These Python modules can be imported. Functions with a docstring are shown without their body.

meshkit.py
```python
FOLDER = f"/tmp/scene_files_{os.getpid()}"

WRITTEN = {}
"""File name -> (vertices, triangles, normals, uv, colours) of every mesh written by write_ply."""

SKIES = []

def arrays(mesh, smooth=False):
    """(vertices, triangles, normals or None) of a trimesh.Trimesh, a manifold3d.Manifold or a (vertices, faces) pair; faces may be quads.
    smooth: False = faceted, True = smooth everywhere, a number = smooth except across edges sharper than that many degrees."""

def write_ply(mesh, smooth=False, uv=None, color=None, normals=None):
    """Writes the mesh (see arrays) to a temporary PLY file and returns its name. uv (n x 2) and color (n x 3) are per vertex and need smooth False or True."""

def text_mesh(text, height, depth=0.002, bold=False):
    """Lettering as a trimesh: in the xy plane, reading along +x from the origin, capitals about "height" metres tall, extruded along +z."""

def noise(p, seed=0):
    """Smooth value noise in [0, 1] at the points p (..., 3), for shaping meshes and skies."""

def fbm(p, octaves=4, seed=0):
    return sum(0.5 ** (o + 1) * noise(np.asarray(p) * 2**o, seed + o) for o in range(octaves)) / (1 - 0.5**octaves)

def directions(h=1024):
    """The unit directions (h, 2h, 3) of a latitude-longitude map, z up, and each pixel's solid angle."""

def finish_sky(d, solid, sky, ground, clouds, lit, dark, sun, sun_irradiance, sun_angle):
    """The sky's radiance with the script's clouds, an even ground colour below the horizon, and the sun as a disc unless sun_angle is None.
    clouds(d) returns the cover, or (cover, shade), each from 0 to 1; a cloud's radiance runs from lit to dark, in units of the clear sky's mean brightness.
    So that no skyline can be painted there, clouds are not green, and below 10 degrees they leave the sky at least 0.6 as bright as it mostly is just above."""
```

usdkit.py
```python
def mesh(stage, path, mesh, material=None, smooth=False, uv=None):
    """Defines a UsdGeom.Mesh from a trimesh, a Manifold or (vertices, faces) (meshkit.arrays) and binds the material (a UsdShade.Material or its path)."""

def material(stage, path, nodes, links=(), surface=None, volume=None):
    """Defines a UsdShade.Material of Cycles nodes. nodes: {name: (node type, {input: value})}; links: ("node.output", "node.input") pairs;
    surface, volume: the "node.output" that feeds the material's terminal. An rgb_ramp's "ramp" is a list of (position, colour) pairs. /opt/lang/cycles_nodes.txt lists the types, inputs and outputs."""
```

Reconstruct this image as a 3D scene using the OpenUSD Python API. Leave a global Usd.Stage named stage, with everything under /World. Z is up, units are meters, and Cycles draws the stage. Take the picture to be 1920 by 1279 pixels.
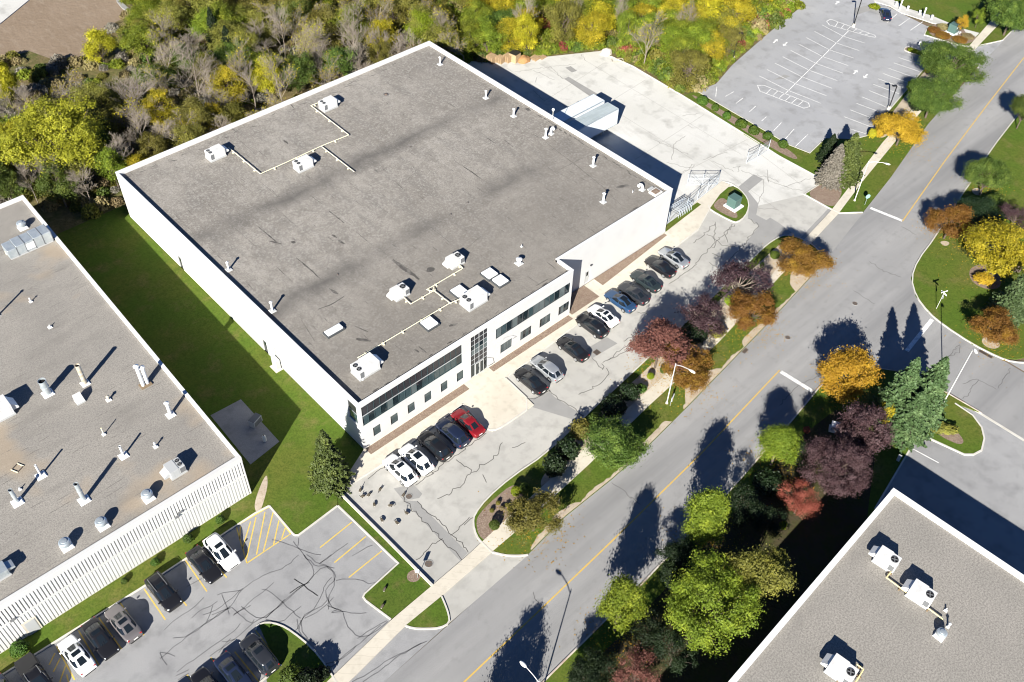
import math, random
import numpy as np, trimesh, manifold3d, shapely
from shapely.geometry import Polygon, LineString, Point
import meshkit, usdkit
from pxr import Usd, UsdGeom, UsdLux, UsdShade, Sdf, Gf, Vt

stage = Usd.Stage.CreateInMemory()
UsdGeom.SetStageUpAxis(stage, 'Z'); UsdGeom.SetStageMetersPerUnit(stage, 1.0)
UsdGeom.Xform.Define(stage, '/World'); UsdGeom.Scope.Define(stage, '/World/Looks')

# ------------------------------------------------------------------ camera, sky, sun, exposure
CAM = np.array([-34.781, -59.390, 89.190]); YAW, PITCH, ROLL, FPX = 0.776125, 0.807739, 0.0395902, 1772.83
FW = np.array([math.cos(PITCH)*math.sin(YAW), math.cos(PITCH)*math.cos(YAW), -math.sin(PITCH)])
_r = np.array([math.cos(YAW), -math.sin(YAW), 0]); _u = np.cross(_r, FW)
RT = _r*math.cos(ROLL) + _u*math.sin(ROLL); UP = -_r*math.sin(ROLL) + _u*math.cos(ROLL)
cam = UsdGeom.Camera.Define(stage, '/World/camera')
cam.AddTransformOp().Set(Gf.Matrix4d(*RT, 0, *UP, 0, *(-FW), 0, *CAM, 1))
cam.CreateHorizontalApertureAttr(36.0); cam.CreateVerticalApertureAttr(36.0*1279/1920)
cam.CreateFocalLengthAttr(36.0*FPX/1920); cam.CreateClippingRangeAttr((1.0, 5000.0))
cam.GetPrim().CreateAttribute('exposure', Sdf.ValueTypeNames.Float).Set(EXPOSURE := 1.28)
SUN_AZ, SUN_EL = math.radians(239.6), math.radians(27.9)       # towards the sun
dome = UsdLux.DomeLight.Define(stage, '/World/sky')
sky_mat = usdkit.material(stage, '/World/Looks/sky_look', {
    's': ('sky_texture', {'sky_type': 'single_scattering', 'air_density': 0.55, 'aerosol_density': 0.0, 'ozone_density': 8.0, 'sun_disc': False, 'sun_elevation': SUN_EL, 'sun_rotation': SUN_AZ}),
    'b': ('background_shader', {'strength': 0.05})}, [('s.color', 'b.color')], surface='b.background')
UsdShade.MaterialBindingAPI.Apply(dome.GetPrim()).Bind(sky_mat)
sun = UsdLux.DistantLight.Define(stage, '/World/sun')
sun.CreateNormalizeAttr(True); sun.CreateIntensityAttr(1.25); sun.CreateAngleAttr(0.5); sun.CreateColorAttr(Gf.Vec3f(1.0, 0.955, 0.87))
_d = np.array([math.sin(SUN_AZ)*math.cos(SUN_EL), math.cos(SUN_AZ)*math.cos(SUN_EL), math.sin(SUN_EL)])
sun.AddTransformOp().Set(Gf.Matrix4d(Gf.Rotation(Gf.Vec3d(0, 0, 1), Gf.Vec3d(*_d)), Gf.Vec3d(0, 0, 0)))
for pr, lb in ((dome, 'clear blue daylight sky over the whole place'),):
    for k, v in (('label', lb), ('category', 'sky'), ('kind', 'structure')): pr.GetPrim().SetCustomDataByKey(k, v)

def at(px, py, z=0.0):
    """The point at height z that the surveyed photograph shows at pixel (px, py)."""
    d = FW + RT*(px-960)/FPX - UP*(py-639.5)/FPX
    return CAM + (z-CAM[2])/d[2]*d
def at2(p, z=0.0): return tuple(at(p[0], p[1], z)[:2])
def pts(l, z=0.0): return [at2(p, z) for p in l]

# ------------------------------------------------------------------ prims
used = {}
def uniq(parent, name):
    k = (parent, name); n = used.get(k, -1) + 1; used[k] = n
    return name if n == 0 else f'{name}_{n:03d}'
def tag(prim, label=None, cat=None, group=None, kind=None):
    for k, v in (('label', label), ('category', cat), ('group', group), ('kind', kind)):
        if v: prim.SetCustomDataByKey(k, v)
    return prim
def thing(name, label, cat, loc=(0, 0, 0), rz=0.0, sc=(1, 1, 1), group=None, kind=None):
    p = '/World/' + uniq('/World', name); x = UsdGeom.Xform.Define(stage, p)
    x.AddTranslateOp().Set(Gf.Vec3d(*map(float, loc))); x.AddRotateZOp().Set(float(rz)); x.AddScaleOp().Set(Gf.Vec3f(*map(float, sc)))
    tag(x.GetPrim(), label, cat, group, kind)
    return p
def dup(src, name, label, cat, loc, rz=0.0, sc=(1, 1, 1), group=None, kind=None):
    p = thing(name, label, cat, loc, rz, sc, group, kind)
    pr = stage.GetPrimAtPath(p); pr.GetReferences().AddInternalReference(src); pr.SetInstanceable(True)
    return p
def part(parent, name, mesh, mat, smooth=False, label=None, kind=None):
    p = parent + '/' + uniq(parent, name)
    if isinstance(mesh, G): mesh = mesh.arr()
    m = usdkit.mesh(stage, p, mesh, LOOK[mat], smooth)
    tag(m.GetPrim(), label, None, None, kind)
    return p
def single(name, mesh, mat, label, cat, group=None, kind=None, smooth=False):
    p = '/World/' + uniq('/World', name)
    if isinstance(mesh, G): mesh = mesh.arr()
    tag(usdkit.mesh(stage, p, mesh, LOOK[mat], smooth).GetPrim(), label, cat, group, kind)
    return p

# ------------------------------------------------------------------ mesh helpers
class G:
    def __init__(s): s.v, s.f, s.n = [], [], 0
    def add(s, v, f):
        v = np.asarray(v, float); f = np.asarray(f, int)
        if f.shape[1] == 4: f = np.vstack([f[:, [0, 1, 2]], f[:, [0, 2, 3]]])
        s.v.append(v); s.f.append(f + s.n); s.n += len(v); return s
    def box(s, c, d, rz=0.0, taper=1.0):
        x, y, z = np.array(d)/2
        v = np.array([[-x, -y, -z], [x, -y, -z], [x, y, -z], [-x, y, -z], [-x*taper, -y*taper, z], [x*taper, -y*taper, z], [x*taper, y*taper, z], [-x*taper, y*taper, z]])
        if rz: 
            k, q = math.cos(rz), math.sin(rz); v = v @ np.array([[k, q, 0], [-q, k, 0], [0, 0, 1]])
        return s.add(v + np.array(c), BOXF)
    def b2(s, x0, x1, y0, y1, z0, z1): return s.box(((x0+x1)/2, (y0+y1)/2, (z0+z1)/2), (x1-x0, y1-y0, z1-z0))
    def quad(s, a, b, c, d): return s.add([a, b, c, d], [[0, 1, 2, 3]])
    def cyl(s, a, b, r0, r1=None, n=10, caps=True):
        a, b = np.array(a, float), np.array(b, float); r1 = r0 if r1 is None else r1
        t = (b-a)/np.linalg.norm(b-a); u = np.cross(t, [0, 0, 1.0] if abs(t[2]) < .9 else [1.0, 0, 0]); u /= np.linalg.norm(u); w = np.cross(t, u)
        g = np.arange(n)*2*math.pi/n; ring = np.cos(g)[:, None]*u + np.sin(g)[:, None]*w
        i = np.arange(n); j = (i+1) % n
        f = np.vstack([np.stack([i, j, j+n], 1), np.stack([i, j+n, i+n], 1)])
        v = np.vstack([a+ring*r0, b+ring*r1])
        if caps:
            v = np.vstack([v, a, b]); f = np.vstack([f, np.stack([j, i, np.full(n, 2*n)], 1), np.stack([i+n, j+n, np.full(n, 2*n+1)], 1)])
        return s.add(v, f)
    def tube(s, P, r, n=6):
        P = [np.array(p, float) for p in P]
        for k in range(len(P)-1):
            s.cyl(P[k], P[k+1], r if np.isscalar(r) else r[k], r if np.isscalar(r) else r[k+1], n)
        return s
    def lathe(s, prof, n=16, c=(0, 0, 0)):
        prof = np.array(prof, float); m = len(prof); g = np.arange(n)*2*math.pi/n
        v = np.stack([np.outer(np.cos(g), prof[:, 0]), np.outer(np.sin(g), prof[:, 0]), np.tile(prof[:, 1], (n, 1))], -1).reshape(-1, 3) + np.array(c)
        f = [[i*m+k, ((i+1) % n)*m+k, ((i+1) % n)*m+k+1, i*m+k+1] for i in range(n) for k in range(m-1)]
        return s.add(v, f)
    def poly(s, P, z):
        v, f = trimesh.creation.triangulate_polygon(P if isinstance(P, Polygon) else Polygon(P).buffer(0), engine='earcut')
        v, f = np.asarray(v), np.asarray(f)
        a = np.cross(v[f[:, 1]]-v[f[:, 0]], v[f[:, 2]]-v[f[:, 0]]); f = np.where((a < 0)[:, None], f[:, ::-1], f)
        return s.add(np.column_stack([v, np.full(len(v), z)]), f)
    def prism(s, P, z0, z1):
        P = P if hasattr(P, 'geom_type') else Polygon(P).buffer(0)
        for g in getattr(P, 'geoms', [P]):
            m = trimesh.creation.extrude_polygon(g, z1-z0, engine='earcut'); m.apply_translation([0, 0, z0]); s.add(m.vertices, m.faces)
        return s
    def rot(s, M, t=(0, 0, 0)):
        s.v = [v @ np.array(M).T + np.array(t) for v in s.v]; return s
    def move(s, t): s.v = [v + np.array(t) for v in s.v]; return s
    def arr(s): return (np.vstack(s.v), np.vstack(s.f))
BOXF = np.array([[0, 3, 2, 1], [4, 5, 6, 7], [0, 1, 5, 4], [1, 2, 6, 5], [2, 3, 7, 6], [3, 0, 4, 7]])
def strip(l, w, z0, z1=None, join=2):
    s = LineString(l).buffer(w/2, cap_style=2, join_style=join)
    g = G()
    if z1 is None:
        for p in getattr(s, 'geoms', [s]): g.poly(p, z0)
        return g
    return g.prism(s, z0, z1)
def chaikin(l, n=2, closed=False):
    P = np.array(l, float)
    for _ in range(n):
        Q = np.vstack([P, P[:1]]) if closed else P
        a = Q[:-1]*.75+Q[1:]*.25; b = Q[:-1]*.25+Q[1:]*.75
        R = np.stack([a, b], 1).reshape(-1, 2); P = R if closed else np.vstack([P[:1], R[1:-1], P[-1:]])
    return [tuple(p) for p in P]
RJ = random.Random(404)
def jag(l, amp, step=.45):
    """The line l broken into short uneven runs, as a crack goes."""
    L = LineString(l); n = max(2, int(L.length/step)); out = [L.coords[0]]
    for k in range(1, n):
        p, q = L.interpolate((k+RJ.uniform(-.3, .3))/n, True), None; out.append((p.x+RJ.gauss(0, amp), p.y+RJ.gauss(0, amp)))
    return out+[L.coords[-1]]
def rbox(d, r=.05, seg=8):
    """A box with rounded edges, standing on z = 0."""
    x, y, z = d; s = manifold3d.Manifold.sphere(r, seg)
    return manifold3d.Manifold.batch_hull([s.translate((sx*(x/2-r), sy*(y/2-r), sz)) for sx in (-1, 1) for sy in (-1, 1) for sz in (r, z-r)])

# ------------------------------------------------------------------ looks
LOOK = {}
def look(name, base, rough=.7, metal=0.0, layers=(), bump=None, spec=None, coat=0.0, extra=None):
    """base colour, then layers (scale, detail, lo, hi, colour, amount[, axis scale]) of noise over it; bump (scale, strength, distance)."""
    spec = (.08 if rough >= .8 else .5) if spec is None else spec
    n = {'g': ('geometry', {}), 'p': ('principled_bsdf', {'base_color': base, 'roughness': rough, 'metallic': metal, 'specular_ior_level': spec, 'coat_weight': coat})}
    L = []; prev = None
    for i, l in enumerate(layers):
        sc, det, lo, hi, col, amt = l[:6]; ax = l[6] if len(l) > 6 else (1, 1, 1)
        n[f'm{i}'] = ('mapping', {'scale': ax, 'location': (i*7.3, i*3.1, 0)}); L.append(('g.position', f'm{i}.vector'))
        n[f'n{i}'] = ('noise_texture', {'scale': sc, 'detail': det, 'roughness': .6}); L.append((f'm{i}.vector', f'n{i}.vector'))
        n[f'r{i}'] = ('map_range', {'from_min': lo, 'from_max': hi, 'to_min': 0.0, 'to_max': amt, 'clamp': True}); L.append((f'n{i}.fac', f'r{i}.value'))
        n[f'x{i}'] = ('mix', {'color1': base, 'color2': col}); L.append((f'r{i}.result', f'x{i}.fac'))
        if prev: L.append((prev, f'x{i}.color1'))
        prev = f'x{i}.color'
    if extra: prev = extra(n, L, prev, base)
    if prev: L.append((prev, 'p.base_color'))
    if bump:
        n['bn'] = ('noise_texture', {'scale': bump[0], 'detail': 4.0}); n['bb'] = ('bump', {'strength': bump[1], 'distance': bump[2]})
        L += [('g.position', 'bn.vector'), ('bn.fac', 'bb.height'), ('bb.normal', 'p.normal')]
    LOOK[name] = usdkit.material(stage, '/World/Looks/' + name, n, L, surface='p.BSDF')
def leaf_look(name, cols, trans=.3, inst=.12):
    n = {'g': ('geometry', {}), 'o': ('object_info', {}), 'r': ('rgb_ramp', {'ramp': [(i/(len(cols)-1), c) for i, c in enumerate(cols)]}),
         'nz': ('noise_texture', {'scale': .75, 'detail': 3.0}), 'ma': ('math', {'math_type': 'multiply_add', 'value2': 1.5, 'value3': -.75}), 'ad': ('math', {'math_type': 'add', 'use_clamp': True}),
         'v': ('map_range', {'to_min': 1-inst*1.5, 'to_max': 1+inst*1.5}), 'h': ('hsv', {}), 'hm': ('map_range', {'to_min': .5-inst*.12, 'to_max': .5+inst*.12}),
         'd': ('principled_bsdf', {'roughness': .55, 'specular_ior_level': .25}), 't': ('translucent_bsdf', {}), 'm': ('mix_closure', {'fac': trans})}
    L = [('g.position', 'nz.vector'), ('nz.fac', 'ma.value1'), ('g.random_per_island', 'ad.value1'), ('ma.value', 'ad.value2'), ('ad.value', 'r.fac'), ('r.color', 'h.color'),
         ('o.random', 'v.value'), ('v.result', 'h.value'), ('o.random', 'hm.value'), ('hm.result', 'h.hue'), ('h.color', 'd.base_color'), ('h.color', 't.color'), ('d.BSDF', 'm.closure1'), ('t.BSDF', 'm.closure2')]
    LOOK[name] = usdkit.material(stage, '/World/Looks/' + name, n, L, surface='m.closure')

def seams(axis, period, width, dark, brk=.55, jit=.03):
    """Dark lap joints between strips of roofing felt, broken up by noise."""
    def f(n, L, prev, base):
        n['sx'] = ('separate_xyz', {}); n['sj'] = ('noise_texture', {'scale': .35, 'detail': 3.0}); n['sa'] = ('math', {'math_type': 'multiply_add', 'value2': jit*10})
        n['sd'] = ('math', {'math_type': 'divide', 'value2': period}); n['sf'] = ('math', {'math_type': 'fraction'}); n['sl'] = ('math', {'math_type': 'less_than', 'value2': width/period})
        n['sn'] = ('noise_texture', {'scale': .55, 'detail': 5.0, 'roughness': .65}); n['sm'] = ('map_range', {'from_min': brk, 'from_max': brk+.1, 'to_max': .75, 'clamp': True})
        n['st'] = ('math', {'math_type': 'multiply'}); n['sc'] = ('mix', {'color1': base, 'color2': dark})
        L.extend([('g.position', 'sx.vector'), ('g.position', 'sj.vector'), ('sj.fac', 'sa.value1'), (f'sx.{axis}', 'sa.value3'), ('sa.value', 'sd.value1'), ('sd.value', 'sf.value1'), ('sf.value', 'sl.value1'),
              ('g.position', 'sn.vector'), ('sn.fac', 'sm.value'), ('sl.value', 'st.value1'), ('sm.result', 'st.value2'), ('st.value', 'sc.fac')])
        if prev: L.append((prev, 'sc.color1'))
        return 'sc.color'
    return f
def roof_extra(n, L, prev, base):
    n['gy'] = ('separate_xyz', {}); n['gn'] = ('noise_texture', {'scale': .12, 'detail': 5.0}); n['gm'] = ('math', {'math_type': 'multiply_add', 'value2': 26.0}); n['gr'] = ('map_range', {'from_min': 20.0, 'from_max': 42.0, 'to_min': .52, 'to_max': 0.0, 'clamp': True}); n['gx'] = ('mix', {'color2': (.165, .152, .135)})
    L.extend([('g.position', 'gy.vector'), ('g.position', 'gn.vector'), ('gn.fac', 'gm.value1'), ('gy.y', 'gm.value3'), ('gm.value', 'gr.value'), ('gr.result', 'gx.fac'), (prev, 'gx.color1')]); prev = 'gx.color'   # the lower, older front half is dirtier
    prev = seams('x', 1.83, .11, (.11, .10, .095), .53)(n, L, prev, base)
    for k, (y0, hw, amt) in enumerate(((37.0, 2.6, .85), (19.4, 2.6, .85))):        # soot washed together along the two drainage lines of the roof
        a = f'bd{k}'
        n[a+'s'] = ('math', {'math_type': 'subtract', 'value2': y0}); n[a+'n'] = ('noise_texture', {'scale': .16, 'detail': 5.0}); n[a+'w'] = ('math', {'math_type': 'multiply_add', 'value2': 4.0})
        n[a+'w0'] = ('math', {'math_type': 'add', 'value2': -2.0}); n[a+'a'] = ('math', {'math_type': 'absolute'})
        n[a+'r'] = ('map_range', {'from_min': 0.0, 'from_max': hw, 'to_min': 1.0, 'to_max': 0.0, 'clamp': True})
        n[a+'q'] = ('noise_texture', {'scale': .09, 'detail': 3.0}); n[a+'qr'] = ('map_range', {'from_min': .38, 'from_max': .62, 'to_max': amt, 'to_min': .12, 'clamp': True})
        n[a+'t'] = ('math', {'math_type': 'multiply'}); n[a+'x'] = ('mix', {'color2': (.095, .09, .085)})
        L.extend([('sx.y', a+'s.value1'), ('g.position', a+'n.vector'), (a+'n.fac', a+'w.value1'), (a+'s.value', a+'w.value3'), (a+'w.value', a+'w0.value1'), (a+'w0.value', a+'a.value1'), (a+'a.value', a+'r.value'),
              ('g.position', a+'q.vector'), (a+'q.fac', a+'qr.value'), (a+'r.result', a+'t.value1'), (a+'qr.result', a+'t.value2'), (a+'t.value', a+'x.fac'), (prev, a+'x.color1')])
        prev = a+'x.color'
    return prev
def left_roof_extra(n, L, prev, base):
    return seams('y', 0.95, .08, (.12, .11, .10), .53)(n, L, prev, base)

look('white_paint', (.54, .54, .53), .6, layers=[(.5, 5, .45, .75, (.48, .475, .465), .5)], bump=(3, .1, .02))
look('cap_metal', (.66, .67, .67), .35, layers=[(1.5, 3, .5, .7, (.7, .7, .7), .5)])
look('roof_gravel', (.26, .24, .212), .95, layers=[(.05, 5, .40, .60, (.36, .335, .297), 1), (.35, 6, .48, .68, (.175, .16, .14), .65), (.8, 6, .45, .7, (.18, .165, .145), .6), (7, 3, .38, .7, (.14, .132, .122), .85), (.6, 6, .48, .72, (.17, .16, .147), .75, (1, .22, 1)), (3.5, 3, .50, .62, (.34, .322, .295), .6)], bump=(14, .35, .02), extra=roof_extra)
look('roof_gravel_left', (.265, .25, .226), .95, layers=[(.12, 4, .35, .65, (.32, .30, .268), 1), (7, 3, .38, .7, (.15, .14, .13), .8), (.5, 6, .5, .75, (.17, .16, .145), .6, (.3, 1, 1)), (.09, 3, .58, .68, (.36, .28, .19), .5)], bump=(14, .35, .02), extra=left_roof_extra)
look('roof_gravel_right', (.28, .266, .24), .95, layers=[(.15, 4, .35, .65, (.325, .305, .275), 1), (6, 3, .36, .7, (.15, .14, .128), .9), (.08, 4, .56, .7, (.17, .162, .15), .9)], bump=(10, .4, .02))
look('asphalt_road', (.278, .276, .274), .85, layers=[(.07, 4, .35, .65, (.325, .322, .318), 1), (.25, 5, .4, .7, (.195, .196, .198), .9, (.07, 1, 1)), (.9, 6, .55, .75, (.20, .198, .195), .6), (11, 2, .4, .7, (.15, .15, .155), .4)], bump=(12, .2, .01))
look('asphalt_left', (.268, .269, .273), .85, layers=[(.09, 4, .35, .65, (.328, .328, .328), 1), (.5, 6, .48, .72, (.195, .196, .20), .8), (.17, 4, .55, .7, (.36, .36, .36), .5, (1, .3, 1)), (11, 2, .4, .7, (.15, .15, .155), .4)], bump=(12, .2, .01))
look('asphalt_upper', (.295, .30, .308), .85, layers=[(.06, 4, .35, .65, (.355, .36, .37), 1), (.4, 6, .50, .74, (.21, .21, .21), .8), (.15, 4, .55, .7, (.40, .40, .40), .5, (1, .3, 1)), (9, 2, .4, .7, (.2, .2, .21), .4)], bump=(12, .2, .01))
look('asphalt_patch', (.29, .287, .277), .85, layers=[(.4, 4, .4, .7, (.245, .242, .235), .8), (9, 2, .4, .7, (.22, .22, .22), .4)], bump=(12, .2, .01))
look('concrete_lot', (.36, .352, .328), .85, layers=[(.08, 4, .35, .65, (.44, .43, .40), 1), (.6, 6, .48, .72, (.29, .285, .265), .8), (8, 2, .4, .75, (.34, .33, .31), .35)], bump=(10, .15, .01))
look('concrete_yard', (.50, .495, .465), .85, layers=[(.1, 4, .35, .65, (.56, .555, .53), 1), (.35, 6, .52, .74, (.30, .295, .275), .85), (.22, 5, .55, .68, (.36, .355, .335), .7, (1, .18, 1)), (6, 3, .45, .7, (.42, .415, .39), .5)], bump=(10, .1, .01))
look('concrete_walk', (.50, .46, .385), .85, layers=[(.2, 4, .35, .65, (.56, .52, .44), 1), (1.2, 5, .5, .75, (.40, .365, .30), .7)], bump=(10, .15, .01))
look('kerb_concrete', (.52, .505, .46), .8, layers=[(.8, 4, .45, .75, (.42, .39, .33), .8)])
look('kerb_rusty', (.55, .51, .45), .8, layers=[(.35, 5, .45, .65, (.30, .17, .11), .85)])
look('grass', (.078, .128, .017), .9, layers=[(.09, 4, .42, .64, (.115, .13, .025), 1), (.3, 6, .52, .72, (.16, .135, .05), .85), (1.6, 4, .5, .7, (.055, .085, .012), .6), (5, 3, .4, .7, (.045, .075, .011), .7)], bump=(6, .5, .05))
look('grass_fresh', (.066, .118, .015), .9, layers=[(.12, 4, .4, .65, (.09, .115, .022), .9), (.5, 6, .54, .74, (.15, .125, .05), .8), (5, 3, .4, .7, (.035, .06, .01), .7)], bump=(6, .5, .05))
look('earth', (.16, .12, .085), .95, layers=[(.3, 5, .4, .65, (.10, .085, .05), 1), (1.5, 5, .5, .7, (.08, .09, .03), .6)], bump=(3, .5, .08))
look('dirt_field', (.24, .185, .135), .95, layers=[(.08, 4, .4, .65, (.205, .155, .11), 1), (.8, 6, .5, .75, (.29, .235, .18), .7, (1, .35, 1)), (4, 3, .5, .7, (.15, .11, .08), .5)], bump=(1.2, .6, .15))
look('forest_floor', (.13, .105, .05), .95, layers=[(.12, 5, .4, .62, (.085, .10, .028), 1), (1.2, 6, .45, .7, (.21, .16, .085), .8), (5, 4, .5, .7, (.03, .03, .015), .8)], bump=(2.5, .8, .15))
look('painted_shade', (.06, .05, .03), .95, layers=[(.6, 5, .4, .65, (.05, .055, .018), 1), (4, 4, .5, .7, (.07, .05, .03), .7)], bump=(3, .8, .1))  # dark ground colour that carries the shade under the grove trees
look('mulch', (.215, .165, .125), .95, layers=[(2, 5, .4, .7, (.165, .115, .09), 1), (7, 3, .5, .7, (.35, .27, .22), .8)], bump=(8, .8, .05))
look('sand', (.44, .375, .295), .95, layers=[(.7, 5, .4, .7, (.37, .305, .235), 1), (4, 3, .5, .72, (.24, .19, .11), .6)], bump=(6, .4, .03))
look('yellow_line', (.62, .43, .08), .7, layers=[(2.5, 5, .5, .65, (.42, .34, .15), .7)])
look('centre_yellow', (.55, .36, .08), .7, layers=[(2.5, 5, .5, .65, (.38, .31, .16), .8)])
look('white_line', (.72, .72, .70), .7, layers=[(2.5, 5, .48, .62, (.42, .42, .42), .85)])
look('tar', (.085, .08, .075), .9, layers=[(1.5, 5, .45, .6, (.17, .16, .147), .9)]); look('seal', (.10, .10, .104), .7, layers=[(1.2, 4, .45, .7, (.17, .17, .175), .8)]); look('crack_light', (.22, .215, .20), .9); look('crack', (.075, .072, .068), .9); look('iron', (.12, .11, .10), .6, .3, layers=[(4, 3, .4, .6, (.2, .13, .09), .6)])
look('window_dark', (.010, .018, .022), .06); look('window_mid', (.035, .058, .064), .10); look('window_blind', (.085, .108, .112), .2); look('spandrel', (.022, .022, .026), .35)
look('frame_alu', (.55, .57, .58), .4, .5); look('frame_dark', (.06, .065, .07), .5)
look('unit_white', (.60, .60, .585), .45, layers=[(1.5, 4, .5, .75, (.44, .43, .41), .6)]); look('unit_grey', (.40, .41, .41), .45); look('dark_void', (.012, .012, .014), .8); look('louvre', (.14, .145, .15), .6)
look('galvanised', (.55, .60, .62), .35, .55, layers=[(2, 4, .4, .7, (.40, .46, .50), .8)]); look('galv_rust', (.42, .35, .25), .6, .2, layers=[(2, 4, .4, .7, (.55, .55, .5), .8)])
look('gas_yellow', (.74, .62, .30), .6); look('gas_cream', (.70, .66, .48), .6); look('timber', (.20, .15, .10), .9); look('skylight_dome', (.80, .82, .82), .2, coat=.5)
look('rubber', (.015, .015, .016), .8); look('rim', (.45, .46, .47), .3, .8); look('car_glass', (.010, .014, .018), .04, spec=.7); look('plastic_black', (.02, .02, .02), .5)
look('head_lamp', (.75, .78, .8), .1, coat=.5); look('tail_lamp', (.35, .01, .012), .2, coat=.5); look('plate', (.7, .7, .68), .5)
for nm, c, mt in (('paint_white', (.80, .80, .79), 0), ('paint_black', (.012, .012, .014), 0), ('paint_navy', (.012, .018, .04), 0), ('paint_blue', (.03, .075, .16), .3), ('paint_red', (.22, .012, .018), .2), ('paint_silver', (.46, .48, .50), .6), ('paint_grey', (.20, .185, .185), .4), ('paint_dark_grey', (.035, .038, .045), .3), ('paint_green_grey', (.03, .042, .045), .3)):
    look(nm, c, .22, mt, spec=.35, coat=.45)
look('pole_white', (.50, .50, .48), .5); look('pole_black', (.015, .015, .016), .5); look('lamp_glass', (.75, .74, .70), .2); look('utility_green', (.07, .13, .115), .55); look('sign_white', (.78, .79, .80), .4); look('sign_red', (.5, .02, .02), .4); look('sign_blue', (.2, .3, .42), .4); look('sign_teal', (.25, .5, .48), .4)
look('trailer_white', (.62, .66, .69), .5, layers=[(.8, 5, .45, .7, (.62, .68, .70), .7)]); look('trailer_roof', (.37, .42, .43), .5, layers=[(1.0, 5, .4, .65, (.29, .335, .34), .8, (.25, 1, 1))])
look('mesh_steel', (.60, .66, .72), .45, .4); look('wire_steel', (.68, .74, .80), .5, .3); look('pallet_wood', (.42, .30, .18), .85, layers=[(3, 4, .4, .7, (.30, .21, .12), .8)]); look('dirt_pile', (.32, .18, .08), .95, bump=(5, .6, .05)); look('rubble', (.55, .50, .44), .95)
look('bark', (.12, .095, .075), .9, layers=[(6, 4, .4, .7, (.07, .055, .045), .8)]); look('bark_grey', (.26, .225, .185), .9, layers=[(.8, 4, .4, .7, (.18, .15, .115), .8)]); look('feather', (.10, .085, .065), .8); look('feather_black', (.012, .012, .012), .7); look('feather_white', (.7, .68, .64), .8)
look('corrugated', (.60, .60, .59), .5, layers=[(.6, 4, .5, .75, (.50, .50, .485), .6)]); look('corrugated_back', (.24, .225, .205), .7)
leaf_look('leaf_yellow', [(.30, .27, .015), (.62, .52, .035), (.58, .51, .045), (.30, .34, .025)]); leaf_look('leaf_bright', [(.26, .26, .02), (.48, .46, .04), (.60, .54, .05), (.30, .33, .03)]); leaf_look('leaf_yellowgreen', [(.13, .17, .014), (.30, .34, .032), (.48, .46, .045), (.20, .26, .02)])
leaf_look('leaf_green', [(.07, .11, .018), (.18, .235, .042), (.30, .32, .06), (.12, .17, .028)]); leaf_look('leaf_olive', [(.15, .145, .028), (.28, .265, .05), (.37, .32, .07), (.12, .125, .028)])
leaf_look('leaf_orange', [(.20, .105, .02), (.33, .20, .025), (.37, .265, .03), (.14, .08, .018)]); leaf_look('leaf_gold', [(.40, .25, .02), (.55, .37, .032), (.50, .38, .035), (.25, .17, .03)])
leaf_look('leaf_purple', [(.07, .038, .042), (.16, .105, .11), (.26, .19, .195), (.11, .065, .07)]); leaf_look('leaf_red', [(.14, .05, .045), (.24, .10, .085), (.22, .125, .10), (.09, .035, .03)]); leaf_look('leaf_crimson', [(.22, .045, .04), (.36, .10, .085), (.28, .14, .10), (.14, .14, .03)])
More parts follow.
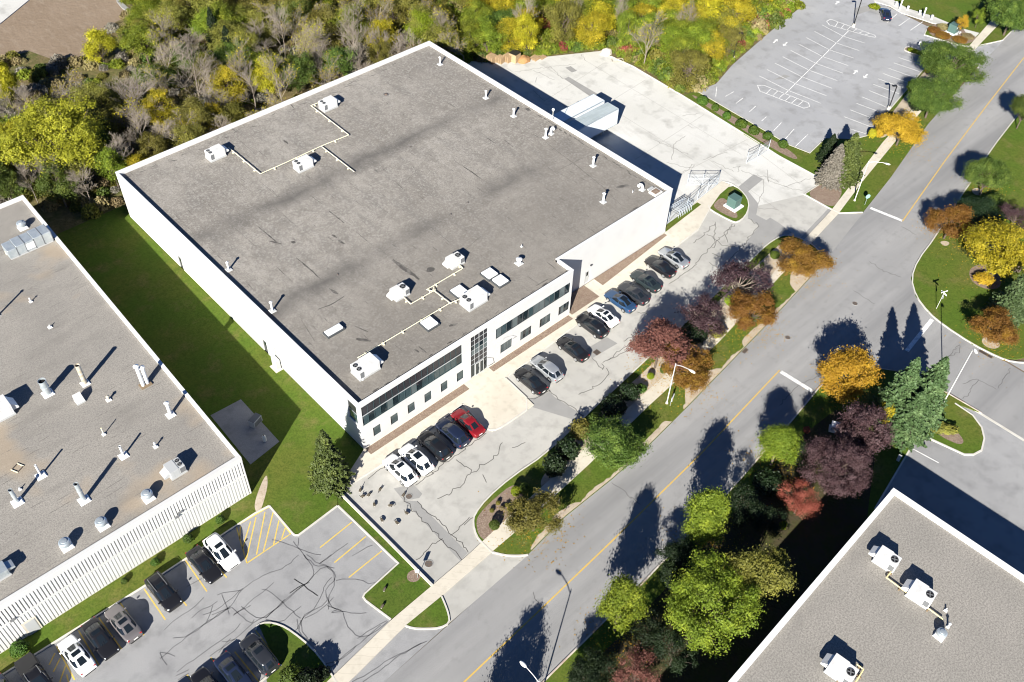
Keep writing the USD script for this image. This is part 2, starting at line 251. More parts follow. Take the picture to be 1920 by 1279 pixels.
leaf_look('leaf_spruce', [(.06, .095, .035), (.125, .175, .07), (.23, .25, .10), (.09, .125, .045)], .08); leaf_look('leaf_spruce_warm', [(.06, .08, .02), (.115, .14, .032), (.20, .205, .055), (.08, .10, .025)], .08)
leaf_look('leaf_cedar', [(.045, .085, .01), (.085, .13, .014), (.11, .14, .02), (.03, .055, .008)], .1); leaf_look('leaf_dark', [(.012, .024, .008), (.028, .044, .013), (.042, .056, .018)], .1); leaf_look('leaf_lime', [(.16, .22, .01), (.28, .32, .02), (.36, .36, .03)], .2)  # leaf_dark: dark evergreens, made blacker so the colour itself carries shade
leaf_look('leaf_brush', [(.21, .17, .08), (.32, .27, .12), (.19, .20, .065), (.37, .30, .18)], .2); leaf_look('leaf_drygrey', [(.20, .185, .15), (.30, .275, .23), (.16, .155, .11)], .2)

# ------------------------------------------------------------------ ground, roads, lots
def structure(name, label, cat='ground'): return thing(name, label, cat, kind='structure')
def sheet(poly, z): return G().poly(poly, z)
g = G(); g.add([(-1500, -1500, -.06), (1500, -1500, -.06), (1500, 1500, -.06), (-1500, 1500, -.06)], [[0, 1, 2, 3]])
single('ground', g, 'earth', 'bare earth and dry grass lying under and around the lots', 'ground', kind='structure')

road_l = [(-90, -27.5), (-40, -25.2)] + pts([(720, 1279), (845, 1168), (960, 1064), (1060, 969), (1200, 852), (1293, 759), (1440, 607), (1540, 496), (1617, 400), (1670, 333), (1740, 233), (1833, 127), (1920, 35)]) + [(200, 6.2), (260, 18)]
corner_w = pts([(1483, 791), (1537, 726)]) + [(53.0, -30.6), (56.6, -32.6), (59.0, -36.0), (59.9, -40.5), (60.2, -46.0)]
road_rl = [(-90, -39.0), (-40, -36.4)] + pts([(1033, 1265), (1207, 1092), (1367, 922)]) + corner_w
corner_e = pts([(1753, 446), (1720, 489), (1708, 523), (1717, 556), (1740, 586), (1767, 609), (1823, 646), (1873, 671)])
road_rr = list(reversed(corner_e)) + pts([(1800, 370), (1853, 287), (1917, 205)]) + [(172, -9.6), (260, 5.0)]
road_poly = Polygon(road_l + road_rr[::-1] + [(71.0, -130), (61.0, -130)] + road_rl[::-1]).buffer(0)
road = structure('road', 'grey asphalt street with a yellow centre line and a side street joining it', 'road')
part(road, 'carriageway', sheet(road_poly, 0.0), 'asphalt_road')
cl = [(-90, -33.4), (-40, -31.2)] + pts([(870, 1279), (1010, 1146), (1147, 1015), (1313, 852), (1462, 694)])
part(road, 'centre_line', strip(cl, .16, .005), 'centre_yellow')
part(road, 'centre_line', strip(pts([(1692, 415), (1773, 300), (1850, 198), (1920, 108)]) + [(200, -.5), (260, 11)], .16, .005), 'centre_yellow')
for a, b in (((1464, 697), (1524, 734)), ((1632, 390), (1692, 414)), ((1748, 599), (1700, 658))):
    part(road, 'stop_bar', strip(pts([a, b]), .55, .005), 'white_line')
for l in ([(960, 904), (990, 930), (1060, 980)], [(1147, 905), (1200, 945)], [(1240, 985), (1270, 995)], [(1690, 425), (1718, 440)], [(1010, 1130), (1000, 1110)], [(1640, 570), (1600, 545)], [(1805, 720), (1832, 711), (1868, 730)], [(1835, 712), (1805, 748)], [(1872, 728), (1895, 690)], [(1775, 670), (1790, 655), (1800, 645), (1797, 660), (1780, 668), (1770, 685)], [(1462, 760), (1500, 720), (1535, 705)], [(1690, 520), (1650, 505), (1630, 490)]):
    part(road, 'crack_seal', strip(jag(pts(l), .10), .05, .004), 'crack')
def manhole(px, py, r, name, label, z=.0):
    c = at(px, py); t = thing(name, label, 'manhole' if 'manhole' in name else 'drain', (c[0], c[1], z))
    part(t, 'frame', G().lathe([(r*.82, .012), (r*.84, .03), (r, .028), (r*1.02, .004)], 20), 'asphalt_patch')
    part(t, 'lid', G().lathe([(0, .022), (r*.8, .022), (r*.82, .008)], 20), 'iron')
manhole(1477, 633, .42, 'manhole_cover', 'round iron manhole cover in the street left of the big tree shadows')
manhole(1603, 569, .42, 'manhole_cover', 'round iron manhole cover in the street above the three tree shadows')
manhole(804, 1057, .5, 'manhole_cover', 'pale round manhole cover in the concrete driveway by the small lawn', .004)
manhole(767, 931, .42, 'manhole_cover', 'rust brown round cover in the front lot below the white cars', .012)
def grate(px, py, w, d, label, z=.004, rz=0.0):
    c = at(px, py); t = thing('drain_grate', label, 'drain', (c[0], c[1], z), rz)
    f = G()
    for s in (-1, 1): f.box((s*(w/2-.03), 0, .02), (.06, d, .03)); f.box((0, s*(d/2-.03), .02), (w-.12, .06, .029))
    part(t, 'frame', f, 'iron'); part(t, 'pit', G().box((0, 0, .003), (w-.1, d-.1, .004)), 'dark_void')
    k = max(3, int(w/.12))
    for i in range(k): part(t, 'bar', G().box((-w/2+.08+(i+.5)*(w-.16)/k, 0, .022), (.05, d-.13, .02)), 'iron')
grate(1119, 661, .8, .8, 'square drain grate in the pale front lot right of the dark parked sedans')
grate(1397, 658, 1.0, .5, 'rusty drain grate in the road gutter beside the orange tree', .0, 6)
grate(1794, 748, 2.0, .55, 'brown slot drain at the kerb of the side street by the blue spruce', .0, -88)
grate(1848, 664, 1.8, .5, 'dark slot drain at the side street kerb below the pale tree ring', .0, -88)

front_lot = structure('front_parking_lot', 'pale concrete parking lot in front of the white warehouse', 'parking lot')
fl = [(633, 924), (810, 1099), (842, 1169), (915, 1106), (990, 1041), (959, 1043), (923, 1035), (905, 1020), (893, 1005), (887, 982), (890, 965), (913, 935), (959, 895), (1023, 852), (1097, 781), (1157, 726), (1290, 600), (1413, 483), (1437, 460), (1460, 445), (1475, 441), (1500, 447), (1525, 460), (1543, 480), (1543, 494), (1600, 421), (1617, 401), (1573, 400), (1553, 390), (1508, 365), (1404, 390), (1330, 393), (1245, 452), (1099, 595), (947, 709), (868, 757), (724, 866)]
fl_poly = Polygon(pts(fl)).buffer(0)
part(front_lot, 'surface', sheet(fl_poly, .004), 'concrete_lot')
def patch(parent, l, mat, z=.008, name='patch'): return part(parent, name, sheet(Polygon(pts(l)).buffer(0), z), mat)
patch(front_lot, [(757, 939), (863, 1052), (877, 1037), (782, 940)], 'asphalt_patch')
patch(front_lot, [(738, 916), (757, 939), (786, 934), (792, 926), (775, 908)], 'asphalt_patch')
patch(front_lot, [(1095, 657), (1137, 632), (1158, 644), (1110, 672)], 'asphalt_patch')
patch(front_lot, [(985, 752), (1000, 764), (1085, 790), (1097, 781), (1040, 745), (1030, 735)], 'asphalt_patch')
patch(front_lot, [(1402, 408), (1423, 424), (1340, 530), (1360, 535), (1413, 483), (1437, 460), (1460, 445), (1475, 441), (1485, 436), (1460, 418), (1444, 408), (1437, 413), (1418, 403), (1404, 392)], 'asphalt_patch')
patch(front_lot, [(1500, 447), (1525, 460), (1543, 480), (1543, 494), (1617, 401), (1573, 400), (1553, 391)], 'asphalt_patch')
yard = structure('rear_yard', 'almost white concrete yard and loading area behind the warehouse', 'yard')
yl = [(1508, 365), (1404, 390), (1330, 393), (1247, 439), (1225, 420), (804, 160), (860, 110), (900, 117), (960, 110), (1020, 107), (1133, 95), (1147, 107), (1187, 125), (1280, 180), (1420, 267), (1460, 293), (1547, 340)]
yard_poly = Polygon(pts(yl)).buffer(0); part(yard, 'surface', sheet(yard_poly, .004), 'concrete_yard')
patch(yard, [(1385, 350), (1413, 327), (1431, 336), (1403, 359), (1422, 382), (1418, 403), (1404, 392), (1402, 373)], 'asphalt_patch')
patch(yard, [(1058, 148), (1066, 144), (1120, 176), (1108, 182)], 'asphalt_patch')
patch(yard, [(1060, 127), (1070, 124), (1082, 133), (1072, 136)], 'asphalt_patch')
CR = dict(front=[[(690, 898), (760, 850)], [(779, 910), (912, 812)], [(755, 930), (800, 985), (866, 1050)], [(782, 940), (845, 1000), (878, 1036)], [(845, 1004), (880, 970)], [(780, 1050), (830, 1010)], [(855, 862), (884, 886), (870, 905), (845, 925), (820, 935)], [(884, 886), (935, 850), (942, 830)], [(905, 890), (912, 905)], [(960, 840), (985, 830)], [(985, 752), (1030, 735), (1098, 782)], [(1030, 735), (1028, 725)], [(1110, 672), (1130, 695), (1128, 682)], [(1085, 740), (1125, 720), (1141, 702), (1137, 690)], [(1130, 680), (1180, 655), (1210, 640)], [(1140, 675), (1205, 625)], [(1170, 640), (1200, 622)], [(1255, 532), (1300, 500), (1340, 455), (1342, 420)], [(1300, 456), (1325, 435), (1342, 417)], [(1325, 440), (1360, 462), (1378, 462)], [(1335, 465), (1350, 448), (1375, 420)], [(1361, 440), (1365, 430), (1378, 421)], [(1361, 440), (1365, 455)], [(1423, 424), (1385, 470), (1340, 515)], [(1402, 410), (1423, 424)], [(1335, 475), (1355, 482)], [(1330, 492), (1345, 500)], [(1215, 590), (1195, 585)], [(895, 962), (1, 1)][:1] + [(870, 985)]],
          yard=[[(1022, 190), (1100, 230)][:1] + [(1000, 170)], [(1005, 155), (1007, 145)], [(1000, 132), (1040, 150)], [(1030, 125), (1055, 148)], [(965, 135), (1010, 128), (1080, 120)], [(1090, 102), (1100, 115)], [(1260, 300), (1263, 272), (1285, 255)], [(1225, 262), (1290, 290)], [(1280, 217), (1312, 212)], [(1290, 235), (1298, 240)], [(1250, 305), (1290, 315), (1300, 308)], [(1280, 322), (1290, 318), (1302, 309)], [(1318, 300), (1340, 293), (1364, 287)], [(1335, 302), (1375, 322)], [(1375, 315), (1388, 312), (1383, 322)], [(1390, 319), (1412, 328), (1450, 334), (1460, 342)], [(1421, 390), (1460, 394)], [(1422, 382), (1432, 352), (1431, 336)], [(1440, 333), (1440, 340), (1438, 318)], [(1470, 350), (1490, 345), (1520, 335)], [(1440, 338), (1475, 352), (1505, 358)]])
for nm, P in (('front', front_lot), ('yard', yard)):
    for l in CR[nm]:
        if len(l) > 1: part(P, 'crack', strip(jag(pts(l), .13), .075, .014), 'crack' if nm == 'front' else 'crack_light')

for a, b in (((950, 128), (1130, 245)), ((1010, 118), (1300, 300)), ((1095, 112), (1390, 290)), ((1190, 300), (1320, 215)), ((1080, 230), (1210, 150)), ((1270, 330), (1400, 262)), ((1020, 190), (1130, 120)), ((1330, 300), (1460, 395)), ((1400, 270), (1500, 345))): part(yard, 'slab_joint', strip(pts([a, b]), .04, .012), 'crack_light')
left_lot = structure('left_parking_lot', 'grey asphalt parking lot laced with dark crack sealing', 'parking lot')
ll = [(480, 962), (505, 949), (550, 1002), (558, 1005), (633, 949), (747, 1057), (682, 1115), (683, 1124), (733, 1162), (760, 1174), (800, 1179), (842, 1169), (720, 1279), (600, 1390), (300, 1700), (-300, 1700), (-250, 1432), (0, 1269), (267, 1102)]
part(left_lot, 'surface', sheet(Polygon(pts(ll)).buffer(0), .004), 'asphalt_left')
def z7(l): return [(300+a/5.35, 1040+b/5.35) for a, b in l]
def z2(l): return [(480+a/2.996, 852+b/2.996) for a, b in l]
SEAL = [z7(l) for l in ([(45, 755), (110, 680), (330, 540), (440, 430)], [(130, 838), (250, 830), (300, 800), (480, 680), (640, 570), (720, 510), (800, 370), (900, 290), (1050, 200), (1180, 165), (1300, 90), (1390, 5)], [(0, 1045), (150, 910), (330, 790), (430, 715), (560, 620), (700, 520)], [(430, 605), (560, 560), (700, 450), (770, 380), (830, 340)], [(520, 605), (620, 560), (740, 520), (770, 580), (850, 650), (930, 690)], [(320, 635), (390, 560), (510, 520), (575, 470)], [(530, 510), (510, 600), (465, 680)], [(620, 400), (660, 490), (695, 600)], [(575, 405), (630, 385), (810, 360)], [(735, 610), (870, 520), (900, 470), (1040, 370), (1140, 280)], [(1020, 350), (1080, 350), (1140, 400), (1240, 490), (1330, 570), (1410, 640)], [(815, 520), (860, 550), (920, 620), (1020, 650), (1080, 620), (1180, 520), (1250, 450)], [(740, 600), (850, 540), (910, 510)], [(930, 690), (1000, 650), (1100, 590), (1240, 490), (1400, 340), (1500, 260), (1580, 160), (1660, 120), (1740, 160), (1755, 250), (1740, 330), (1690, 410), (1690, 470)], [(1060, 640), (1200, 510), (1350, 370), (1480, 290), (1560, 180), (1500, 80), (1440, 0)], [(1300, 390), (1340, 330), (1440, 300)], [(1345, 245), (1440, 290), (1490, 360), (1585, 415)], [(1470, 0), (1560, 80), (1690, 110), (1750, 190), (1760, 270), (1700, 290), (1660, 380), (1690, 460), (1600, 530), (1480, 590), (1410, 650), (1390, 740), (1330, 790)], [(1720, 230), (1650, 310), (1630, 400), (1580, 470), (1570, 530), (1440, 620), (1400, 690), (1385, 790), (1450, 850), (1530, 865)], [(1410, 660), (1420, 750), (1480, 840)], [(1375, 650), (1385, 750)], [(1740, 430), (1680, 500), (1560, 590), (1450, 640)], [(1680, 430), (1700, 500), (1690, 550)], [(1060, 650), (1200, 685), (1260, 650), (1340, 570), (1415, 520)], [(170, 1180), (300, 1080), (500, 940), (620, 860), (760, 760), (805, 690)], [(500, 1020), (620, 930), (770, 840), (870, 750), (920, 690), (945, 650)], [(590, 985), (650, 900), (710, 840)], [(620, 870), (750, 850)], [(160, 1215), (290, 1155)], [(180, 1260), (290, 1190)], [(0, 980), (80, 985), (150, 1020)], [(0, 985), (30, 1060), (70, 1110)], [(1690, 470), (1760, 560), (1819, 560)], [(1720, 580), (1770, 560)], [(1600, 95), (1720, 0)], [(270, 320), (390, 260), (420, 240)])] + \
       [z2(l) for l in ([(90, 480), (200, 510), (280, 550), (365, 565)], [(210, 490), (240, 530), (340, 640), (355, 620), (440, 640)], [(360, 610), (420, 570), (515, 500)], [(540, 570), (655, 510)], [(235, 515), (240, 470)], [(450, 710), (520, 695), (600, 710), (650, 735), (690, 710)], [(490, 890), (505, 960), (570, 1030), (640, 1020), (740, 940)], [(425, 890), (490, 880), (560, 895), (620, 890)], [(400, 850), (490, 885)], [(570, 1035), (680, 960), (735, 935)], [(365, 1165), (420, 1210), (500, 1125), (630, 1020), (700, 960)], [(540, 1279), (640, 1230), (740, 1150), (850, 1100), (960, 1050)], [(600, 1279), (720, 1200), (800, 1130), (930, 1060)], [(380, 1180), (490, 1150), (560, 1080)], [(190, 780), (250, 740), (300, 720)], [(215, 700), (270, 740), (345, 795)])]
for l in SEAL: part(left_lot, 'crack_seal', strip(jag(chaikin(pts(l), 2), .045, .6), .085, .014), 'seal')
def yline(a, b, P=left_lot, mat='yellow_line', w=.13, nm='stall_line'): part(P, nm, strip(pts([a, b]), w, .009), mat)
for a, b in (((600, 1027), (660, 979)), ((627, 1055), (686, 1006)), ((654, 1083), (716, 1033)), ((348, 1051), (388, 1109)), ((412, 1083), (426, 1083)), ((270, 1104), (310, 1162)), ((395, 1045), (425, 1083)), ((310, 1087), (350, 1136)), ((225, 1130), (270, 1191)), ((185, 1158), (228, 1217)), ((147, 1182), (186, 1248)), ((106, 1212), (140, 1275)), ((60, 1240), (100, 1305)), ((395, 1233), (430, 1280)), ((440, 1222), (486, 1279)), ((478, 1180), (528, 1247)), ((350, 1265), (380, 1300))):
    if abs(a[1]-b[1]) > 3: yline(a, b)
yline((443, 987), (463, 1056)); yline((463, 1056), (545, 1001)); yline((507, 949), (545, 1001)); yline((440, 988), (507, 949))
for a, b in (((451, 987), (449, 1012)), ((462, 1048), (480, 970)), ((481, 1040), (497, 960)), ((494, 1034), (512, 961)), ((513, 1021), (523, 976)), ((528, 1010), (535, 990)), ((470, 978), (454, 1030))): yline(a, b)
for a, b in (((92, 1247), (103, 1225)), ((100, 1260), (113, 1234)), ((112, 1279), (123, 1248)), ((125, 1265), (134, 1300))): yline(a, b)

upper_lot = structure('upper_parking_lot', 'light grey asphalt parking lot with white stall lines at upper right', 'parking lot')
ul = [(1490, -40), (1502, 13), (1440, 63), (1373, 122), (1343, 157), (1307, 172), (1480, 273), (1518, 288), (1547, 260), (1600, 262), (1627, 255), (1697, 172), (1747, 112), (1800, 128), (1840, 119), (1882, 76), (1835, 86), (1793, 84), (1733, 66), (1740, 50), (1640, 0), (1600, -40)]
part(upper_lot, 'surface', sheet(Polygon(pts(ul)).buffer(0), .004), 'asphalt_upper')
W = lambda a, b, w=.13: yline(a, b, upper_lot, 'white_line', w)
W((1471, 177), (1592, 57), .13)
c0, c1 = np.array((1471, 177)), np.array((1592, 57))
for i in range(9):
    p = c0 + (c1-c0)*(.06 + i*.106); q = np.array((-56+i*2.0, -28+i*.8))*.98; r = np.array((61-i*2.6, 24-i*1.4))
    W(p, p+q, .11); W(p, p+r, .11)
for a, b in (((1583, 219), (1633, 238)), ((1594, 206), (1646, 226)), ((1606, 194), (1652, 211)), ((1617, 182), (1660, 200)), ((1630, 170), (1672, 187)), ((1637, 158), (1686, 176)), ((1647, 148), (1694, 165)), ((1656, 138), (1706, 156)), ((1666, 128), (1716, 146)), ((1676, 118), (1726, 135)), ((1685, 108), (1734, 124)), ((1588, 240), (1627, 252))): W(a, b, .11)
for a, b in (((1342, 181), (1344, 163)), ((1360, 181), (1376, 172)), ((1380, 194), (1393, 184)), ((1405, 210), (1417, 199)), ((1428, 227), (1437, 219)), ((1450, 246), (1465, 230)), ((1472, 261), (1489, 242)), ((1490, 276), (1515, 252))): W(a, b, .12)
for a, b in (((1663, 43), (1682, 26)), ((1685, 49), (1706, 34)), ((1707, 57), (1730, 41))): W(a, b, .13)
for l in ([(1420, 160), (1432, 160), (1516, 193), (1518, 200), (1507, 203), (1425, 171), (1420, 160)], [(1550, 40), (1557, 36), (1640, 66), (1642, 70), (1632, 69), (1555, 47), (1550, 40)]):
    part(upper_lot, 'painted_island', strip(pts(l), .13, .009), 'white_line')
    a, b = np.array(l[1]), np.array(l[2]); c, d = np.array(l[5]), np.array(l[4])
    for k in range(1, 7): W(c+(d-c)*k/7, a+(b-a)*(k/7+.03), .11)
def arrow(px, py, rz):
    c = at(px, py); P = [(-.9, -.14), (.1, -.14), (.1, -.42), (.95, 0), (.1, .42), (.1, .14), (-.9, .14)]; k, q = math.cos(rz), math.sin(rz)
    part(upper_lot, 'arrow', sheet([(c[0]+x*k-y*q, c[1]+x*q+y*k) for x, y in P], .009), 'white_line')
for p in ((1604, 135, .2), (1623, 143, 3.34), (1454, 77, .2), (1472, 83, 3.34), (1570, 5, .2)): arrow(*p)
for l in ([(1450, 150), (1470, 140), (1482, 143), (1470, 148)], [(1602, 15), (1640, 8), (1655, 12), (1600, 30)]): patch(upper_lot, l, 'asphalt_patch')
right_lot = structure('right_parking_lot', 'grey asphalt lot beside the lower right building', 'parking lot')
part(right_lot, 'surface', sheet([at2((1723, 814)), at2((1640, 955)), (36.5, -46), (36.5, -130), (60.0, -130), (60.0, -46.5), at2((1800, 757))], .004), 'asphalt_left')
yline((1712, 842), (1760, 868), right_lot, 'white_line')

side_drive = structure('side_driveway', 'grey asphalt driveway entrance on the far side of the side street', 'driveway'); part(side_drive, 'surface', sheet([(71.0, -44.0), (73.6, -46.7), (90, -47.6), (150, -51), (150, -130), (71.0, -130)], .004), 'asphalt_left')
# lawns: raised slabs behind kerbs
def lawn(name, label, P, mat='grass', z=.10, cat='lawn'):
    t = structure(name, label, cat); part(t, 'turf', G().prism(P if isinstance(P, Polygon) else Polygon(P).buffer(0), -.05, z), mat); return t
def kerb(parent, l, w=.17, h=.135, mat='kerb_concrete', smooth=0):
    if smooth: l = chaikin(l, smooth)
    return part(parent, 'kerb', strip(l, w, -.03, h), mat)
lw = lawn('left_lawn', 'lawn between the two warehouses and along the left parking lot', pts([(633, 949), (558, 1005), (550, 1002), (505, 949), (480, 962), (267, 1102), (0, 1269), (-250, 1432)]) + [(-90, 3.7), (-90, 60), (.5, 60), (.5, -.5), at2((640, 908)), at2((633, 924))], 'grass')
kerb(lw, pts([(633, 949), (560, 1004)] + [(553, 1004), (549, 1001), (505, 949)])); kerb(lw, pts([(505, 949), (480, 962), (267, 1102), (0, 1269), (-250, 1432)]))
sl = lawn('strip_lawn', 'small wedge of lawn between the left lot and the concrete driveway', pts([(634, 923), (634, 949), (747, 1057), (682, 1115), (683, 1124), (733, 1162), (810, 1099)]), 'grass_fresh')
kerb(sl, pts([(634, 949), (747, 1057), (684, 1114)] + [(681, 1120), (686, 1127), (733, 1162)])); kerb(sl, pts([(634, 923), (720, 1008), (810, 1099)]), .26, .30)
ce = lawn('corner_lawn', 'quarter circle of lawn between pavement and street at the two driveways', chaikin(pts([(760, 1174), (773, 1179), (800, 1180), (828, 1178), (843, 1169), (841, 1152), (835, 1135), (828, 1119)]), 1), 'grass')
kerb(ce, pts([(760, 1174), (775, 1179), (800, 1180), (826, 1178), (843, 1169), (841, 1152), (835, 1135), (828, 1119)]), smooth=1)
ni = lawn('corner_island_lawn', 'lawn island at the end of the lower row of the left lot', chaikin(pts([(485, 1172), (500, 1168), (525, 1173), (548, 1186), (585, 1216), (612, 1250), (640, 1300), (560, 1330), (490, 1285), (528, 1247), (505, 1215)]), 1), 'grass_fresh')
kerb(ni, pts([(479, 1182), (483, 1173), (500, 1167), (525, 1172), (548, 1185), (585, 1215), (612, 1249), (645, 1305)]), smooth=1); kerb(ni, pts([(528, 1247), (470, 1295)]))
bed_edge = [(923, 1036), (905, 1020), (893, 1005), (887, 982), (890, 965), (913, 935), (959, 895), (1023, 852), (1097, 781), (1157, 726), (1290, 602), (1413, 483), (1437, 460), (1460, 445), (1475, 441), (1500, 447), (1525, 460), (1542, 480)]
ve_edge = [(1541, 497), (1440, 607), (1293, 759), (1200, 852), (1147, 899), (1060, 969), (990, 1040), (970, 1042), (947, 1041)]
vg = lawn('verge_lawn', 'planted verge of grass between the front lot and the street', Polygon(pts(bed_edge + ve_edge)).buffer(0), 'grass')
kerb(vg, pts(bed_edge + [(1541, 494)]), smooth=1); kerb(vg, pts([(923, 1036), (947, 1042), (970, 1043), (990, 1041)]), smooth=1)
def bed(parent, l, mat, z, name='bed', sm=2): return part(parent, name, sheet(Polygon(chaikin(pts(l), sm, True)).buffer(0), z), mat)
bed(vg, [(897, 1003), (893, 985), (895, 968), (925, 937), (965, 905), (985, 925), (965, 985), (920, 1018), (907, 1014)], 'mulch', .106)
bed(vg, [(1010, 900), (1050, 860), (1100, 800), (1160, 740), (1205, 700), (1330, 582), (1440, 478), (1470, 452), (1510, 462), (1480, 500), (1445, 525), (1340, 640), (1200, 775), (1080, 880), (1020, 925)], 'sand', .107)
def sandy(parent, edge, t0, t1, inward, seed, wmax=1.7, z=.104):
    """A ragged band of bare sandy soil behind the kerb."""
    L = LineString(edge); rg = random.Random(seed); a, b = [], []; n = int((t1-t0)*L.length/.5)+2
    for k in range(n+1):
        t = t0+(t1-t0)*k/n; p, q = np.array(L.interpolate(t, True).coords[0]), np.array(L.interpolate(min(t+.003, 1), True).coords[0]); d = (q-p)/(np.linalg.norm(q-p)+1e-9); nv = np.array([-d[1], d[0]])*inward
        w = wmax*math.sin(math.pi*k/n)**.5*(.35+.9*float(meshkit.noise(np.array([[k*.17, seed, 0.0]]), seed)[0]))+rg.uniform(0, .22); a.append(tuple(p+nv*.05)); b.append(tuple(p+nv*w))
    part(parent, 'sandy_strip', sheet(Polygon(a+b[::-1]).buffer(0), z), 'sand')
ve_w = [at2(p) for p in ve_edge[:7]]
for k, (t0, t1, wm) in enumerate(((.86, .99, .9), (.60, .74, 1.2), (.42, .56, 1.7), (.25, .34, 1.6), (.01, .12, 2.2), (.74, .86, .4), (.34, .42, .35), (.12, .25, .35))): sandy(vg, ve_w, t0, t1, -1, 20+k, wm)
up = lawn('upper_verge_lawn', 'grass verge between the upper right lot, the yard and the street', pts([(1518, 288), (1547, 260), (1600, 262), (1627, 255), (1697, 172), (1747, 112), (1800, 128), (1836, 121), (1807, 153), (1740, 233), (1670, 333), (1618, 398), (1573, 400), (1553, 390), (1508, 365), (1547, 340), (1460, 293), (1280, 180), (1307, 172), (1480, 273)]), 'grass')
kerb(up, pts([(1307, 172), (1480, 273), (1518, 288), (1547, 260)])); kerb(up, pts([(1600, 262), (1627, 255), (1697, 172), (1747, 112), (1800, 128), (1836, 121), (1833, 128)])); kerb(up, pts([(1145, 106), (1187, 125), (1280, 180), (1420, 267), (1460, 293), (1547, 340), (1508, 365), (1553, 390), (1573, 400), (1617, 399)]))
bed(up, [(1508, 365), (1545, 342), (1582, 350), (1570, 385), (1553, 389)], 'mulch', .106); bed(up, [(1290, 178), (1310, 182), (1475, 278), (1500, 300), (1480, 298), (1400, 250)], 'mulch', .106); bed(up, [(1640, 255), (1690, 190), (1745, 118), (1770, 135), (1700, 215), (1660, 262)], 'sand', .106)
ur = lawn('upper_right_lawn', 'broad lawn beyond the upper right lot', pts([(1640, -2), (1700, 20), (1777, 44), (1740, 50), (1733, 66), (1793, 84), (1835, 87), (1880, 76), (1920, 36)]) + [(200, 7.2), (260, 19), (260, 120), (190, 90)], 'grass')
kerb(ur, pts([(1740, 50), (1733, 66), (1793, 84), (1815, 88)])); kerb(ur, pts([(1836, 86), (1880, 76), (1920, 35)]))
bed(ur, [(1737, 66), (1748, 45), (1780, 48), (1822, 62), (1835, 72), (1815, 84), (1790, 82)], 'mulch', .106)
ne = lawn('side_street_lawn', 'lawn on the corner of the street and the side street at right', pts([(1917, 205), (1853, 287), (1820, 343), (1800, 370)]) + corner_e + [(72.2, -44.5), (76, -46.5), (120, -50), (260, -50), (260, 2), (172, -10.4)], 'grass')
kerb(ne, [at2(p) for p in ((1917, 205), (1853, 287), (1820, 343), (1800, 370))] + corner_e + [(71.4, -44.5), (73.5, -46.6), (90, -47.4)], smooth=1)
bed(ne, [(1790, 380), (1830, 395), (1870, 420), (1910, 450), (1920, 520), (1880, 500), (1830, 490), (1800, 440)], 'mulch', .106); bed(ne, [(1815, 505), (1840, 495), (1870, 500), (1880, 540), (1850, 545), (1820, 530)], 'mulch', .107)
bed(ne, [(1838, 640), (1848, 630), (1870, 640), (1876, 650), (1865, 656), (1848, 652)], 'sand', .108); bed(ne, [(1760, 455), (1772, 452), (1782, 457), (1772, 464)], 'sand', .108); bed(ne, [(1820, 357), (1832, 352), (1842, 360), (1838, 368), (1826, 366)], 'sand', .108)
se = lawn('grove_lawn', 'shaded lawn under the trees between the street and the lower right building', road_rl + [at2(p) for p in ((1790, 757), (1823, 779), (1840, 802), (1845, 823), (1840, 845), (1825, 853), (1808, 853), (1723, 814), (1640, 955))] + [(36.5, -47), (-90, -48)], 'grass')
kerb(se, road_rl, mat='kerb_rusty'); kerb(se, pts([(1790, 757), (1823, 779), (1840, 802), (1845, 823), (1840, 845), (1825, 853), (1808, 853), (1723, 814), (1640, 955)]), .2); kerb(se, [(60.1, -45.0), (60.25, -55), (60.3, -130)], .35, .02)
part(se, 'ground_cover', sheet(Polygon([(-60, -47.8), (-60, -38.6), (-2, -36.2), (12, -35.6), (27, -34.4), (41, -33.2), (47, -33.6), (48.5, -37), (44, -41), (38, -44), (35, -45.6)]).buffer(0), .106), 'painted_shade')  # tree and building shade painted as a dark sheet on the lawn
bed(se, [(1742, 790), (1760, 785), (1800, 815), (1808, 832), (1795, 835), (1755, 815)], 'mulch', .106)
isl = lawn('transformer_island', 'kerbed island of dry grass around the green transformer box', chaikin(pts([(1328, 385), (1350, 365), (1370, 348), (1387, 356), (1402, 373), (1404, 390), (1397, 407), (1382, 417), (1370, 415), (1345, 401), (1331, 393)]), 1, True), 'grass')
kerb(isl, pts([(1353, 341), (1368, 343), (1387, 355), (1402, 373), (1404, 390), (1397, 407), (1382, 418), (1370, 415), (1331, 394), (1328, 386)]), smooth=1)
bed(isl, [(1335, 385), (1355, 368), (1375, 390), (1385, 408), (1375, 411), (1345, 396)], 'mulch', .106)
single('dirt_field', sheet(Polygon(pts([(-260, 150), (0, 112), (55, 96), (100, 112), (150, 114), (175, 92), (200, 50), (236, 32), (224, 0), (215, -80), (-160, -160)])).buffer(0), -.02), 'dirt_field', 'bare brown graded dirt with tyre tracks at upper left', 'dirt field', kind='structure')
single('concrete_pad', G().prism(pts([(-220, 130), (0, 46), (56, 0), (150, -90), (-160, -150)]), -.03, .15), 'concrete_yard', 'bright white concrete pad at the upper left corner', 'pavement', kind='structure')
single('pond_kerb', strip(pts([(218, -10), (224, 4), (234, 16), (246, 22)]), .9, -.02, .25), 'asphalt_patch', 'grey curved concrete edge at the end of the dirt field', 'kerb', kind='structure')
ff = [(-140, 61.5), (0, 60.2), (57.2, 58.0), (63.5, 58.5)] + pts([(900, 119), (960, 111), (1020, 108), (1133, 94), (1147, 104), (1187, 123), (1280, 178), (1307, 171), (1343, 156), (1373, 121), (1440, 62), (1502, 12), (1488, -40)]) + [(215, 130), (215, 300), (-140, 300)]
